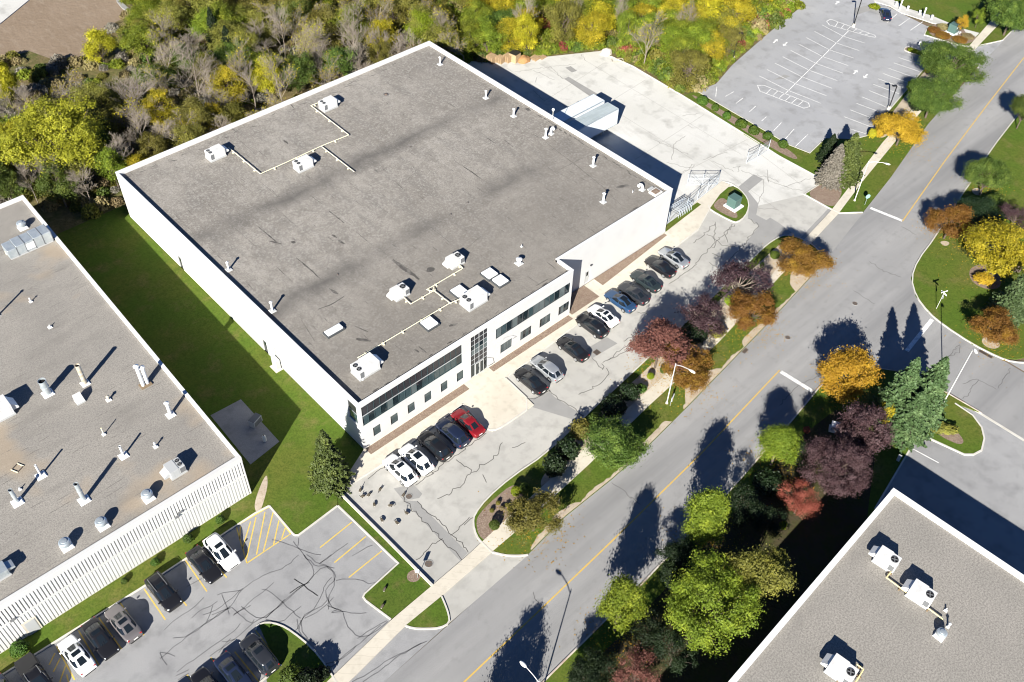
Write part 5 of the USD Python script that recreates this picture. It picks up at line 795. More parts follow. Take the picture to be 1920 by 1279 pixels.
single('garden_path', G().prism(pts([(1806, 55), (1836, 63), (1828, 71), (1812, 65)]), .05, .125), 'concrete_yard', 'short pale path from the planting bed to the sidewalk', 'path', kind='structure')
single('loading_pad', G().prism(pts([(452, 750), (524, 829), (470, 872), (395, 780)]), .05, .12), 'asphalt_left', 'grey paved pad in the shade beside the left building', 'pavement', kind='structure')
single('gravel_path', sheet(Polygon(chaikin(pts([(478, 938), (500, 885), (503, 910), (494, 945), (488, 960), (478, 960)]), 2, True)), .106), 'sand', 'narrow worn gravel path across the left lawn', 'path', kind='structure')
c = at(480, 795); t = thing('condenser_unit', 'dark condenser unit in the shade on the paved pad', 'condenser', (c[0], c[1], .12), 20); part(t, 'cabinet', rbox((1.5, .9, 1.0), .05), 'unit_grey'); part(t, 'grille', G().box((0, -.46, .5), (1.2, .03, .75)), 'louvre'); part(t, 'lid', G().box((0, 0, 1.02), (1.4, .8, .04)), 'louvre')
c = at(497, 828); t = thing('gas_bottle', 'small white gas bottle on the shaded pad', 'gas bottle', (c[0], c[1], .12)); part(t, 'bottle', G().lathe([(0, 0), (.22, .02), (.24, .2), (.24, .8), (.15, .98), (.07, 1.02)], 14), 'unit_white', 40); part(t, 'valve', G().lathe([(.06, 1.02), (.06, 1.15), (0, 1.16)], 8), 'iron')
c = at(517, 692); t = thing('meter_cabinet', 'grey electric cabinet against the left warehouse wall', 'utility box', (-.45, c[1], .1)); part(t, 'cabinet', rbox((.6, 1.1, 1.7), .04), 'unit_grey'); part(t, 'pad', G().box((-.1, 0, .04), (1.0, 1.5, .1)), 'concrete_walk'); part(t, 'conduit', G().cyl((.2, .3, 1.6), (.2, .3, 3.2), .05, .05, 8), 'galvanised')
def sign(label, px, py, h, w, sh, mat, yaw, name='sign', posts=1, tilt=0, shape='box', cat='sign', back=None):
    c = at(px, py); t = thing(name, label, cat, (c[0], c[1], .1), yaw)
    for k in range(posts): part(t, 'post', G().cyl((0, (k-(posts-1)/2)*w*.8, 0), (0, (k-(posts-1)/2)*w*.8, h), .035, .035, 8), 'galvanised')
    if shape == 'box': part(t, 'panel', rbox((.05, w, sh), .02).translate((.05, 0, h-sh)), mat); part(t, 'back', G().box((.015, 0, h-sh/2), (.02, w*.96, sh*.94)), back or 'louvre')
    else: part(t, 'panel', G().cyl((.045, 0, h-w/2), (.07, 0, h-w/2), w/2, w/2, shape), mat); part(t, 'back', G().cyl((.02, 0, h-w/2), (.042, 0, h-w/2), w/2*.98, w/2*.98, shape), back or 'galvanised')
    return t
sign('small teal backed round sign on a post by the upper stop bar', 1621, 385, 2.0, .75, .75, 'sign_teal', -120, shape=16); sign('white lot sign on a post with a round soil bed', 783, 1084, 1.7, .45, .6, 'sign_white', -120); sign('white and blue notice board at the foot of the street light', 1258, 758, 1.5, .9, .7, 'sign_white', -70, posts=2); sign('blue and white notice board behind the olive tree', 1043, 955, 1.5, .95, .7, 'sign_blue', -80, posts=2); sign('white panel sign at the kerb above the orange tree', 1800, 383, 1.1, .9, .6, 'sign_white', -120); sign('white notice on a post beside the yellow planted island', 1722, 90, 1.2, .5, .6, 'sign_white', -130)
t = sign('red stop sign beside the orange tree at the corner', 1547, 733, 2.1, .75, .75, 'sign_red', -130, 'stop_sign', shape=8)
m = meshkit.text_mesh('STOP', .22, .006); m.apply_translation(-m.bounds.mean(0)); v = np.array(m.vertices); part(t, 'lettering', (np.column_stack([v[:, 2]+.076, v[:, 0], v[:, 1]+2.1-.375]), m.faces), 'sign_white')
part(t, 'border', G().lathe([(.335, .072), (.372, .072)], 8).rot([[0, 0, 1], [1, 0, 0], [0, 1, 0]], (0, 0, 2.1-.375)), 'sign_white')
c = at(1755, 580); t = thing('street_name_sign', 'white street name sign on a slim pole on the corner lawn', 'sign', (c[0], c[1], .1), -20); part(t, 'pole', G().cyl((0, 0, 0), (0, 0, 3.1), .04, .035, 8), 'pole_white'); part(t, 'blade', rbox((1.1, .04, .2), .015).translate((0, 0, 3.1)), 'sign_white'); part(t, 'blade', rbox((.04, 1.1, .2), .015).translate((0, 0, 2.86)), 'sign_white'); part(t, 'stop_panel', G().cyl((.05, -.02, 2.3), (.07, -.03, 2.3), .35, .35, 8), 'galvanised')
c = at(1563, 806); t = thing('utility_pedestal', 'pale square utility pedestal in the shade of the grove', 'utility box', (c[0], c[1], .1), 30); part(t, 'cabinet', rbox((.9, .9, .9), .05), 'unit_grey'); part(t, 'lid', G().box((0, 0, .92), (.96, .96, .06)), 'sign_white'); part(t, 'pad', G().box((0, 0, .02), (1.2, 1.2, .06)), 'kerb_concrete')
c = at(1683, 864); t = thing('utility_pedestal', 'small pale pedestal on the shaded lawn by the lot corner', 'utility box', (c[0], c[1], .1), 10); part(t, 'cabinet', rbox((.35, .35, .8), .04), 'unit_white'); part(t, 'lid', G().box((0, 0, .82), (.4, .4, .05)), 'unit_grey')
single('soil_bed', sheet(Polygon([tuple(np.array(at2((776, 1081)))+(.75*math.cos(a), .7*math.sin(a))) for a in np.linspace(0, 6.2, 18)]), .106), 'mulch', 'round bed of bare soil around the lot sign', 'soil bed', kind='structure')
GEESE = [(676, 921, 40, 'goose nearest the top left of the flock by the kerb'), (713, 920, 200, 'goose at the upper right of the flock standing apart'), (692, 930, 10, 'goose in the middle of the upper group'), (680, 933, 160, 'goose just below and left of the flock centre'), (702, 948, 60, 'goose in the dark wet patch near the kerb'), (733, 950, -30, 'goose by the brown stain right of the flock'), (762, 964, 100, 'goose farthest right near the driveway strip'), (716, 977, 80, 'goose by the kerb wall below the flock'), (744, 982, 95, 'goose lowest in the flock on the driveway'), (757, 930, 20, 'goose beside the round brown cover'), (722, 1107, 30, 'goose on the small lawn wedge'), (718, 1139, 20, 'goose lowest on the small lawn wedge')]
for i, (px, py, rz, lb) in enumerate(GEESE):
    c = at(px, py); t = thing('goose', lb, 'goose', (c[0], c[1], .11 if i > 9 else .012), rz, (.78, .78, .74))
    sp = [((-.42, 0, .30), .03), ((-.25, 0, .32), .10), ((-.05, 0, .33), .155), ((.14, 0, .34), .14), ((.25, 0, .38), .075), ((.30, 0, .52), .042), ((.31, 0, .66), .038), ((.33, 0, .73), .05), ((.38, 0, .725), .038)]
    up_ = i % 3 == 0; hx, hz = (0, 0) if up_ else (.14, -.56)
    if not up_: sp[4:] = [((.27, 0, .36), .075), ((.37, 0, .34), .042), ((.44, 0, .24), .038), ((.47, 0, .17), .05), ((.52, 0, .165), .038)]
    sph = [manifold3d.Manifold.sphere(r, 14).translate(p) for p, r in sp]; b = manifold3d.Manifold.batch_boolean([manifold3d.Manifold.batch_hull([sph[k], sph[k+1]]) for k in range(5)], manifold3d.OpType.Add); part(t, 'body', b, 'feather', 40)
    nk = manifold3d.Manifold.batch_boolean([manifold3d.Manifold.batch_hull([sph[k], sph[k+1]]) for k in range(5, 8)], manifold3d.OpType.Add).scale((1.02, 1.05, 1.0)); part(t, 'neck_and_head', nk, 'feather_black', 40)
    part(t, 'beak', G().cyl((.41+hx, 0, .72+hz), (.49+hx, 0, .70+hz), .022, .008, 8), 'feather_black')
    for s in (-1, 1): part(t, 'wing', (trimesh.creation.icosphere(2).vertices*(.30, .045, .11)+np.array([-.10, s*.13, .37]), trimesh.creation.icosphere(2).faces), 'feather', True); part(t, 'leg', G().cyl((.0, s*.06, .22), (.02, s*.06, .02), .014, .012, 6).box((.05, s*.06, .01), (.12, .07, .014)), 'feather_black'); part(t, 'cheek', (trimesh.creation.icosphere(1).vertices*(.03, .012, .03)+np.array([.33+hx, s*.044, .715+hz]), trimesh.creation.icosphere(1).faces), 'feather_white')
    part(t, 'rump', (trimesh.creation.icosphere(2).vertices*(.10, .08, .07)+np.array([-.34, 0, .285]), trimesh.creation.icosphere(2).faces), 'feather_white', True)

# ------------------------------------------------------------------ trees and shrubs
def leaves(C, N, size, rng, asp=1.0):
    """Leaf quads at the points C facing roughly along N."""
    n = len(C); r = rng.normal(size=(n, 3)); nn = N + r*.75; nn /= np.linalg.norm(nn, axis=1, keepdims=True)
    t = np.cross(nn, rng.normal(size=(n, 3))); t /= np.linalg.norm(t, axis=1, keepdims=True); b = np.cross(nn, t)
    s = size*rng.uniform(.65, 1.35, (n, 1)); t = t*s*.5*asp; b = b*s*.5
    v = np.stack([C-t, C-b*.8+nn*s*.08, C+t, C+b*.8+nn*s*.08], 1).reshape(-1, 3); i = np.arange(n)[:, None]*4
    return v, np.vstack([i+[[0, 1, 2]], i+[[0, 2, 3]]])
def limb_set(g, rng, H, tips, r0, zf=(.18, .5), n=6):
    g.tube([(0, 0, -.1), (.03*H/7, .02, H*.22), (-.02, .03*H/7, H*.45), (.02, -.02, H*.72)], [r0, r0*.8, r0*.6, r0*.2], 8)
    for p in tips:
        z = H*rng.uniform(*zf); a = np.array([0, 0, z]); m = a*.5+p*.5+np.array([0, 0, -.25]); g.tube([a, m, p], [r0*.42, r0*.26, r0*.08], n)
def leafy_tree(seed, R=3.0, H=7.0, zc=4.3, Rz=2.7, nclump=150, per=140, leaf=.175, gap=.35, crad=.34, nlobe=9, rag=1.0, taper=0.0):
    """A crown of several leafy masses on the main limbs, each made of clumps of leaves, with gaps between them."""
    rng = np.random.default_rng(seed); lob = [np.array([0, 0, .42*Rz])]
    for k in range(nlobe):
        a = k*2.399+rng.uniform(-.4, .4); e = rng.uniform(-.75, .6); q = rng.uniform(.40, .80); lob.append(np.array([R*q*math.cos(a)*math.cos(e), R*q*math.sin(a)*math.cos(e), Rz*q*math.sin(e)*1.15]))
    lob = np.array(lob); lr = rng.uniform(.26, .52, len(lob)); c, dirs = [], []
    for _ in range(nclump*6):
        if len(c) >= nclump: break
        k = rng.integers(len(lob)); d = rng.normal(size=3); d /= np.linalg.norm(d); o = lob[k]/(np.linalg.norm(lob[k])+1e-6); d = d+o*.55; d /= np.linalg.norm(d)
        p = lob[k]+d*lr[k]*np.array([R, R, Rz*.9])*rng.uniform(.55, 1.12)**.6*(1+rag*.22*rng.normal()*.6)
        if any(np.linalg.norm((p-lob[m])/(np.array([R, R, Rz*.9])*lr[m])) < .62 for m in range(len(lob)) if m != k): continue
        if rng.uniform() < gap*.55 and p[2] < 0: continue
        c.append(p); dirs.append(d)
    c, dirs = np.array(c), np.array(dirs)
    if taper: c[:, :2] *= (1.22-taper*np.clip((c[:, 2:]+Rz)/(2*Rz), 0, 1.1))
    k = rng.integers(int(per*.45), int(per*1.5), len(c)); idx = np.repeat(np.arange(len(c)), k); cr = crad*rng.uniform(.55, 1.5, len(c))
    off = rng.normal(size=(len(idx), 3))*np.array([1, 1, .6])*cr[idx][:, None]; P = c[idx]+off+np.array([0, 0, zc]); P[:, 2] = np.maximum(P[:, 2], .5)
    N = off/np.maximum(np.linalg.norm(off, axis=1, keepdims=True), .01)*.6+dirs[idx]*.7+np.array([0, 0, .35]); cv = leaves(P, N, leaf, rng)
    g = G(); limb_set(g, rng, H, [p*.95+np.array([0, 0, zc]) for p in lob]+[c[i]*.95+np.array([0, 0, zc]) for i in rng.permutation(len(c))[:26]], .15*H/7)
    return g, cv
def spruce_tree(seed, R=3.0, H=10.0, leaf=.30):
    rng = np.random.default_rng(seed); C, N = [], []; g = G(); g.tube([(0, 0, -.1), (0, 0, H*.5), (0, 0, H*.98)], [.2, .12, .02], 8)
    nl = 30
    for i in range(nl):
        f = i/(nl-1); z = .5+(H-.6)*f; L = R*(1-f)**.76*rng.uniform(.82, 1.1)+.2; nb = int(7+12*(1-f)); ph = rng.uniform(0, 6.28)
        for j in range(nb):
            a = ph+j*6.283/nb+rng.normal()*.12; l = L*rng.uniform(.72, 1.12); d = np.array([math.cos(a), math.sin(a), 0]); side = np.array([-d[1], d[0], 0]); dr = .30*l
            if j % 2 == 0: g.cyl((0, 0, z), d*l*.8+(0, 0, z-dr*.55), .04, .012, 4, False)
            m = max(5, int(l/.085))
            for q in range(m):
                u = (q+.7)/m; w = .42*l*(1-u)*.75+.10
                for s in ((-1, -.45, .45, 1) if u < .8 else (-.5, .5)):
                    C.append(d*l*u+side*s*w*rng.uniform(.5, 1)+np.array([0, 0, z-dr*u**1.5+.10*l*u**3+rng.normal()*.07])); N.append(np.array([0, 0, 1.0])+d*.35+side*s*.25)
    return g, leaves(np.array(C), np.array(N), leaf, rng, 1.0)
def bare_tree(seed, H=9.0, R=3.0, sprigs=0):
    rng = np.random.default_rng(seed); g = G(); tips = []
    def branch(p, d, L, r, lev):
        n = 3; P = [p]
        for k in range(n):
            d = d + rng.normal(size=3)*.13 + np.array([0, 0, .10]); d /= np.linalg.norm(d); P.append(P[-1]+d*L/n)
        g.tube(P, list(np.linspace(r, max(r*.4, .010), n+1)), 5 if lev == 0 else 3); tips.append(P[-1])
        if lev < 3:
            for _ in range((12, 8, 6)[lev]):
                u = rng.uniform(.22 if lev else .25, 1.0); q = u*n; i = min(int(q), n-1); b = P[i]+(P[i+1]-P[i])*(q-i); a = rng.normal(size=3); a -= a@d*d; a /= np.linalg.norm(a)
                branch(b, d*.75+a*rng.uniform(.5, .95)+np.array([0, 0, .15]), L*(.52 if lev == 0 else .55)*(1.15-u*.5), max(r*.40, .013), lev+1)
    branch(np.array([0, 0, -.1]), np.array([.03, .02, 1.0]), H*.82, .10, 0)
    return g, (leaves(np.array(tips)[rng.integers(0, len(tips), sprigs)]+rng.normal(size=(sprigs, 3))*.25, rng.normal(size=(sprigs, 3))+[0, 0, .5], .2, rng) if sprigs else None)
def bush_shape(seed, R=1.0, H=1.5, n=1500, leaf=.13, ball=1.0, cone=0.0):
    rng = np.random.default_rng(seed); D = rng.normal(size=(n, 3)); D[:, 2] = D[:, 2]*1.0; D /= np.linalg.norm(D, axis=1, keepdims=True); lob = meshkit.noise(D*3.0+seed, seed)*.5+meshkit.noise(D*7+seed, seed+2)*.2
    r = rng.uniform(.4, 1, n)**.3*(.98-ball*.0)*(.82+(lob-.35)*(1-ball*.75)); P = D*r[:, None]*np.array([R, R, H*.5]); P[:, :2] *= (1-cone*np.clip(P[:, 2:]/(H*.5)*.5+.5, 0, 1)); P[:, 2] += H*.5; P[:, 2] = np.maximum(P[:, 2], .04)
    g = G()
    for k in range(5): a = k*1.257; g.cyl((0, 0, 0), (math.cos(a)*R*.4, math.sin(a)*R*.4, H*.55), .03, .01, 4, False)
    return g, leaves(P, D*1.2+np.array([0, 0, .3]), leaf, rng)
PROTO = {}
KIND = {  # builder, canonical radius, height, crown centre height, leaf look, bark
    'maple': (lambda s: leafy_tree(s), 3.0, 7.0, 4.3), 'round': (lambda s: leafy_tree(s, nclump=180, gap=.2, nlobe=13, rag=1.1), 3.0, 7.0, 4.3), 'loose': (lambda s: leafy_tree(s, nclump=90, per=84, gap=.6, crad=.34, nlobe=8, rag=1.4), 3.0, 7.0, 4.3),
    'pyramid': (lambda s: leafy_tree(s, R=2.9, H=9.5, zc=5.2, Rz=4.1, nclump=190, gap=.3, nlobe=13, rag=1.0, taper=1.05), 2.9, 9.5, 4.6), 'big': (lambda s: leafy_tree(s, R=4.5, H=10, zc=6.2, Rz=3.9, nclump=300, per=130, leaf=.185, gap=.3, crad=.40, nlobe=17, rag=1.3), 4.5, 10.0, 6.2), 'spruce': (lambda s: spruce_tree(s), 3.0, 10.0, 4.2), 'bare': (lambda s: bare_tree(s), 3.0, 9.0, 5.6), 'barespeck': (lambda s: bare_tree(s, sprigs=420), 3.0, 9.0, 5.6),
    'wood': (lambda s: leafy_tree(s, R=2.6, H=9, zc=5.2, Rz=3.7, nclump=110, per=95, leaf=.20, gap=.1, crad=.42, nlobe=10, rag=1.4), 2.6, 9.0, 5.2), 'ball': (lambda s: bush_shape(s, n=2600, leaf=.11, ball=1.0), 1.0, 1.5, .75), 'bush': (lambda s: bush_shape(s, n=1700, leaf=.15, ball=0.0), 1.0, 1.5, .75), 'cedar': (lambda s: bush_shape(s, n=2400, leaf=.12, ball=.6, cone=.55), 1.0, 2.4, 1.1)}
def plant(kind, lf, label, px, py, w, h, name='tree', cat='tree', group=None, var=0, bark='bark', rot=None, ground=.1, squash=1.0):
    """px, py, w: middle and width of the crown in the photograph; h: height in metres."""
    fn, R0, H0, zc = KIND[kind]; sz = h/H0; c = at(px, py, zc*sz+ground); dep = (c-CAM)@FW; R = w/2*dep/FPX; sx = R/(R0*1.02)
    rot = (px*37+py*91) % 360 if rot is None else rot; key = (kind, lf, var, bark); loc = (c[0], c[1], ground)
    if key in PROTO: return dup(PROTO[key], name, label, cat, loc, rot, (sx, sx*squash, sz), group)
    t = thing(name, label, cat, loc, rot, (sx, sx*squash, sz), group); g, cv = fn(hash_seed(key))
    part(t, 'trunk' if kind not in ('ball', 'bush', 'cedar') else 'stems', g, bark, 40)
    if cv is not None: part(t, 'crown' if kind not in ('ball', 'bush', 'cedar') else 'foliage', cv, lf)
    PROTO[key] = t; return t
def hash_seed(k): return sum((i+1)*ord(ch) for i, ch in enumerate(str(k))) % 9973
T = plant
M_ = ('maple_tree', 'tree')
T('maple', 'leaf_olive', 'olive green tree on the verge beside the west driveway', 1003, 962, 92, 5.6); T('round', 'leaf_green', 'full green tree on the verge between sidewalk and street', 1150, 828, 98, 6.6)
T('maple', 'leaf_orange', 'orange brown maple behind the white street light', 1290, 690, 94, 5.4, 'maple_tree'); T('maple', 'leaf_red', 'reddish maple standing over the pale front lot', 1238, 640, 100, 8.0, 'maple_tree'); T('loose', 'leaf_purple', 'sparse greyish purple tree between the red maple and the orange one', 1322, 587, 92, 6.2, bark='bark_grey'); T('loose', 'leaf_purple', 'dark purple tree with grey bare limbs beside the front lot kerb', 1387, 527, 98, 7.0, var=1, bark='bark_grey')
T('maple', 'leaf_orange', 'orange maple in the middle of the sandy verge', 1407, 580, 82, 6.4, 'maple_tree', var=1); T('maple', 'leaf_orange', 'orange brown maple at the mouth of the rear drive', 1505, 482, 92, 5.6, 'maple_tree')
T('spruce', 'leaf_spruce_warm', 'tall yellowish spruce at the front left corner of the warehouse', 614, 866, 88, 9.4, 'spruce_tree', var=0)
T('pyramid', 'leaf_yellowgreen', 'bright green small tree at the street kerb left of the purple maple', 1459, 836, 84, 7.4); T('maple', 'leaf_gold', 'golden maple on the corner beside the stop sign', 1590, 700, 106, 7.2, 'maple_tree')
T('spruce', 'leaf_spruce', 'blue green spruce left one of the pair at the side street', 1690, 738, 92, 10.6, 'spruce_tree'); T('spruce', 'leaf_spruce', 'tallest blue green spruce at the side street corner', 1738, 742, 106, 11.4, 'spruce_tree', var=1); T('spruce', 'leaf_spruce', 'lower blue green spruce in front of the tall pair', 1708, 782, 100, 7.5, 'spruce_tree')
T('bush', 'leaf_yellow', 'small golden yellow bush between the purple maple and the spruces', 1663, 775, 44, 4.2, 'shrub', 'shrub'); T('big', 'leaf_purple', 'large dark purple maple in the grove', 1570, 872, 112, 8.6, 'maple_tree', bark='bark'); T('maple', 'leaf_purple', 'dark purple maple between the large purple one and the spruces', 1620, 812, 88, 8.6, 'maple_tree', var=1); T('loose', 'leaf_crimson', 'small red tree with green base under the purple maple', 1500, 938, 72, 4.2)
T('pyramid', 'leaf_yellowgreen', 'yellow green tree at the kerb in the middle of the grove', 1325, 970, 100, 10.6, var=1); T('maple', 'leaf_olive', 'olive yellow tree nearest the lower right roof', 1418, 1072, 104, 9.5, var=1); T('big', 'leaf_yellowgreen', 'largest yellow green tree in front of the lower right building', 1325, 1130, 158, 9.5); T('pyramid', 'leaf_yellowgreen', 'round yellow green tree at the kerb near the bottom', 1163, 1134, 98, 11.0); T('loose', 'leaf_red', 'pinkish purple tree cut by the bottom edge', 1192, 1266, 92, 5.0, var=1)
T('round', 'leaf_dark', 'dark tree in deep shade at the bottom of the grove', 1110, 1265, 80, 4.5); T('pyramid', 'leaf_green', 'green tree below the bottom edge casting shade across the street', 935, 1345, 100, 8.0, var=1); T('round', 'leaf_dark', 'dark tree in the shade behind the kerb side trees', 1275, 1060, 80, 4.6); T('loose', 'leaf_dark', 'dark tree in the shade below the golden maple', 1508, 848, 64, 4.4); T('bush', 'leaf_dark', 'low dark shrub under the bright green tree', 1440, 905, 70, 2.2, 'shrub', 'shrub')  # dark filler trees and low shrub are added to blacken grove gaps
T('bush', 'leaf_crimson', 'small magenta flowering shrub in the shade of the grove', 1513, 806, 16, 1.2, 'shrub', 'shrub'); T('bush', 'leaf_olive', 'low clipped olive hedge on the lawn island', 1767, 803, 34, 1.2, 'shrub', 'shrub', squash=2.2, rot=40); T('bush', 'leaf_lime', 'small yellow green sprig below the red tree', 1468, 985, 18, 1.5, 'shrub', 'shrub')
T('big', 'leaf_green', 'broad green tree at the driveway of the upper lot', 1787, 116, 106, 8.2); T('big', 'leaf_green', 'broad green tree next down the verge from the driveway one', 1752, 178, 92, 7.2); T('maple', 'leaf_gold', 'golden tree on the upper verge by the sidewalk', 1693, 240, 86, 5.4); T('bush', 'leaf_gold', 'yellow orange bush behind the golden tree', 1650, 246, 26, 2.4, 'shrub', 'shrub'); T('bush', 'leaf_yellow', 'yellow shrub at the lot corner under the golden tree', 1636, 250, 20, 2.0, 'shrub', 'shrub')
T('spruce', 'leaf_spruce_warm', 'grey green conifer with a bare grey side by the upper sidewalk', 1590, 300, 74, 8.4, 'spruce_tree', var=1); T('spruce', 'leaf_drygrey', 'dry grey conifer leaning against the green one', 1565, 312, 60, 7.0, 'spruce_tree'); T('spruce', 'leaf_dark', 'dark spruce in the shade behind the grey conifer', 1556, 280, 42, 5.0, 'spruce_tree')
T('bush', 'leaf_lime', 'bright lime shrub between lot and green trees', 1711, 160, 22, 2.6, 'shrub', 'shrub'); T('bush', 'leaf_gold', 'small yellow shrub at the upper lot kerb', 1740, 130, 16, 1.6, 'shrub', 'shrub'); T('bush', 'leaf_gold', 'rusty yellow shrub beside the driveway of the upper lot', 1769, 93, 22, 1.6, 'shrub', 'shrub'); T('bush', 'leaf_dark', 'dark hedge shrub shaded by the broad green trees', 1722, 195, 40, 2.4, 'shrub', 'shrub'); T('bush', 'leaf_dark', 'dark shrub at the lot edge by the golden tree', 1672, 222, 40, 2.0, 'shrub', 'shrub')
T('round', 'leaf_green', 'round green tree on the lawn right of the street', 1855, 326, 72, 6.4); T('maple', 'leaf_orange', 'orange brown maple beside the white kerb sign', 1786, 412, 74, 5.8, 'maple_tree', var=1); T('maple', 'leaf_yellow', 'bright yellow tree on the corner lawn at the right edge', 1880, 466, 118, 8.0, var=1); T('spruce', 'leaf_spruce', 'blue spruce cut by the right edge below the yellow tree', 1905, 556, 80, 8.0, 'spruce_tree', var=1); T('maple', 'leaf_orange', 'orange maple over the pale ring on the corner lawn', 1870, 610, 84, 4.9, 'maple_tree')
T('round', 'leaf_green', 'green tree cut by the right edge beside the upper street', 1926, 200, 50, 7.0); T('loose', 'leaf_purple', 'mauve shrubby tree at the right edge above the yellow one', 1908, 402, 60, 4.0); T('round', 'leaf_dark', 'dark evergreen mass behind the orange maple at right', 1840, 400, 74, 4.5); T('round', 'leaf_green', 'green tree in the upper right corner over the sidewalk', 1900, 24, 84, 7.5); T('loose', 'leaf_yellowgreen', 'thin yellow green sapling on the upper right lawn', 1838, 28, 22, 4.4); T('bush', 'leaf_dark', 'small dark tree beside the sapling on the upper right lawn', 1857, 8, 26, 3.5, 'shrub', 'shrub'); T('loose', 'leaf_gold', 'golden sapling beside the dark green transformer', 1806, 42, 24, 4.6); T('loose', 'leaf_green', 'slender tree at the top edge left of the corner tree', 1866, 4, 26, 4.5)
for i, (px, py, w, h) in enumerate(((1318, 184, 25, 2.6), (1342, 198, 16, 2.2), (1364, 213, 18, 2.3), (1391, 228, 26, 2.5), (1415, 240, 24, 2.6), (1441, 251, 22, 2.4), (1470, 266, 21, 2.4))):
    T('cedar', 'leaf_cedar', ('broad clipped evergreen nearest the woodland in the hedge row by the yard', 'narrow evergreen second from the woodland in the hedge row', 'narrow evergreen third from the woodland in the hedge row', 'plump evergreen in the middle of the hedge row by the yard', 'evergreen just right of the plump middle one in the hedge row', 'evergreen second from the street end of the hedge row', 'evergreen nearest the street at the end of the hedge row')[i], px, py, w*1.45, h*1.05, 'evergreen_shrub', 'shrub', 'clipped evergreens between the yard and the upper lot')
for px, py, w, h, lf, lb in ((412, 971, 22, 1.7, 'leaf_cedar', 'small cedar nearest the corner of the ribbed front'), (351, 1006, 24, 1.9, 'leaf_cedar', 'small cedar second from the corner of the ribbed front'), (290, 1051, 22, 1.4, 'leaf_cedar', 'rounded low shrub third from the ribbed corner'), (232, 1087, 17, 1.1, 'leaf_cedar', 'smallest shrub along the ribbed front'), (32, 1212, 42, 2.4, 'leaf_cedar', 'large bushy cedar by the ribbed front door')):
    T('cedar', lf, lb, px, py, w*1.35, h, 'evergreen_shrub', 'shrub', 'shrubs along the ribbed front')
for px, py, w, h, k, lf, lb in ((967, 921, 24, 1.6, 'ball', 'leaf_lime', 'round lime yellow shrub near the west end of the verge'), (984, 916, 26, 1.9, 'ball', 'leaf_green', 'round green shrub touching the lime yellow one'), (927, 984, 26, 1.4, 'ball', 'leaf_green', 'round green shrub by the sidewalk in the mulch bed'), (1220, 705, 18, 1.1, 'ball', 'leaf_lime', 'clipped yellow green ball shrub on the sand left of the lamp'), (1244, 694, 18, 1.0, 'ball', 'leaf_green', 'small green ball shrub beside the lime one by the lamp'), (1453, 478, 24, 1.3, 'ball', 'leaf_cedar', 'round green shrub on the sandy bed by the rear drive'), (1429, 497, 10, 1.3, 'ball', 'leaf_cedar', 'narrow upright shrub on the sand by the purple tree'), (1369, 563, 26, 1.8, 'bush', 'leaf_lime', 'bright green shrub between purple and orange trees'), (1202, 728, 26, 1.2, 'bush', 'leaf_cedar', 'light green shrub in the shade of the red maple'),
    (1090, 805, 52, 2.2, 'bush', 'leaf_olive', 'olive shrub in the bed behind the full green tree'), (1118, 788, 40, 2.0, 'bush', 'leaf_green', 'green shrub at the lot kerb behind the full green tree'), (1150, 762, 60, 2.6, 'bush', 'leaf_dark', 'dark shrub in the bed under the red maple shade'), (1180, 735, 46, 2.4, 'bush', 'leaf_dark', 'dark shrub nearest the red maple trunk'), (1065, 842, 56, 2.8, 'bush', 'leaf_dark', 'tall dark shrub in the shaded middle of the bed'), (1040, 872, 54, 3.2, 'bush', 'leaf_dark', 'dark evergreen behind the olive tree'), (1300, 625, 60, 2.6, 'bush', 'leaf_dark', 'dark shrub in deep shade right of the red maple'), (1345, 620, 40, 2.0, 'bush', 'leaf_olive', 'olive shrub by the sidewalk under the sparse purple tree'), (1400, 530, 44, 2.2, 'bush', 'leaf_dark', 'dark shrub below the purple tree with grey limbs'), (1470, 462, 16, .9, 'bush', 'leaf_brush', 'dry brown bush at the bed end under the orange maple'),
    (922, 957, 11, .6, 'bush', 'leaf_olive', 'tiny round perennial left of the small group in the mulch bed'), (934, 943, 11, .6, 'bush', 'leaf_olive', 'tiny perennial at the top of the small group in the mulch bed'), (941, 953, 12, .6, 'bush', 'leaf_brush', 'tiny brown perennial in the middle of the mulch bed group'), (951, 947, 11, .6, 'bush', 'leaf_olive', 'tiny perennial near the right of the mulch bed group'), (957, 955, 14, .7, 'bush', 'leaf_olive', 'small perennial at the right end of the mulch bed group'),
    (545, 1268, 50, 2.2, 'bush', 'leaf_green', 'green shrub on the lower lawn island'), (577, 1275, 56, 2.6, 'bush', 'leaf_dark', 'dark bushy shrub at the bottom of the lower lawn island'), (605, 1262, 34, 1.6, 'bush', 'leaf_dark', 'dark shrub at the kerb of the lower lawn island'), (1826, 398, 70, 2.4, 'bush', 'leaf_dark', 'dark shrub mass left of the mauve tree'), (1868, 378, 50, 2.0, 'bush', 'leaf_green', 'low green shrub on the right lawn above the yellow tree'), (1845, 522, 44, 1.2, 'bush', 'leaf_gold', 'low yellowing shrub below the yellow tree'), (1640, 12, 26, .8, 'bush', 'leaf_lime', 'yellow green planting beside the parked blue car'),
    (1752, 56, 30, .8, 'bush', 'leaf_orange', 'rusty grass clump left in the transformer bed'), (1768, 66, 36, .8, 'bush', 'leaf_orange', 'rusty grass clump in front of the green transformer'), (1770, 50, 30, .8, 'bush', 'leaf_brush', 'brown grass clump behind the rusty ones'), (1800, 74, 34, .8, 'bush', 'leaf_orange', 'rusty grass clump right of the green transformer'), (1815, 68, 28, .7, 'bush', 'leaf_brush', 'brown grass clump at the path end of the bed')):
    T(k, lf, lb, px, py, w, h, 'shrub', 'shrub')
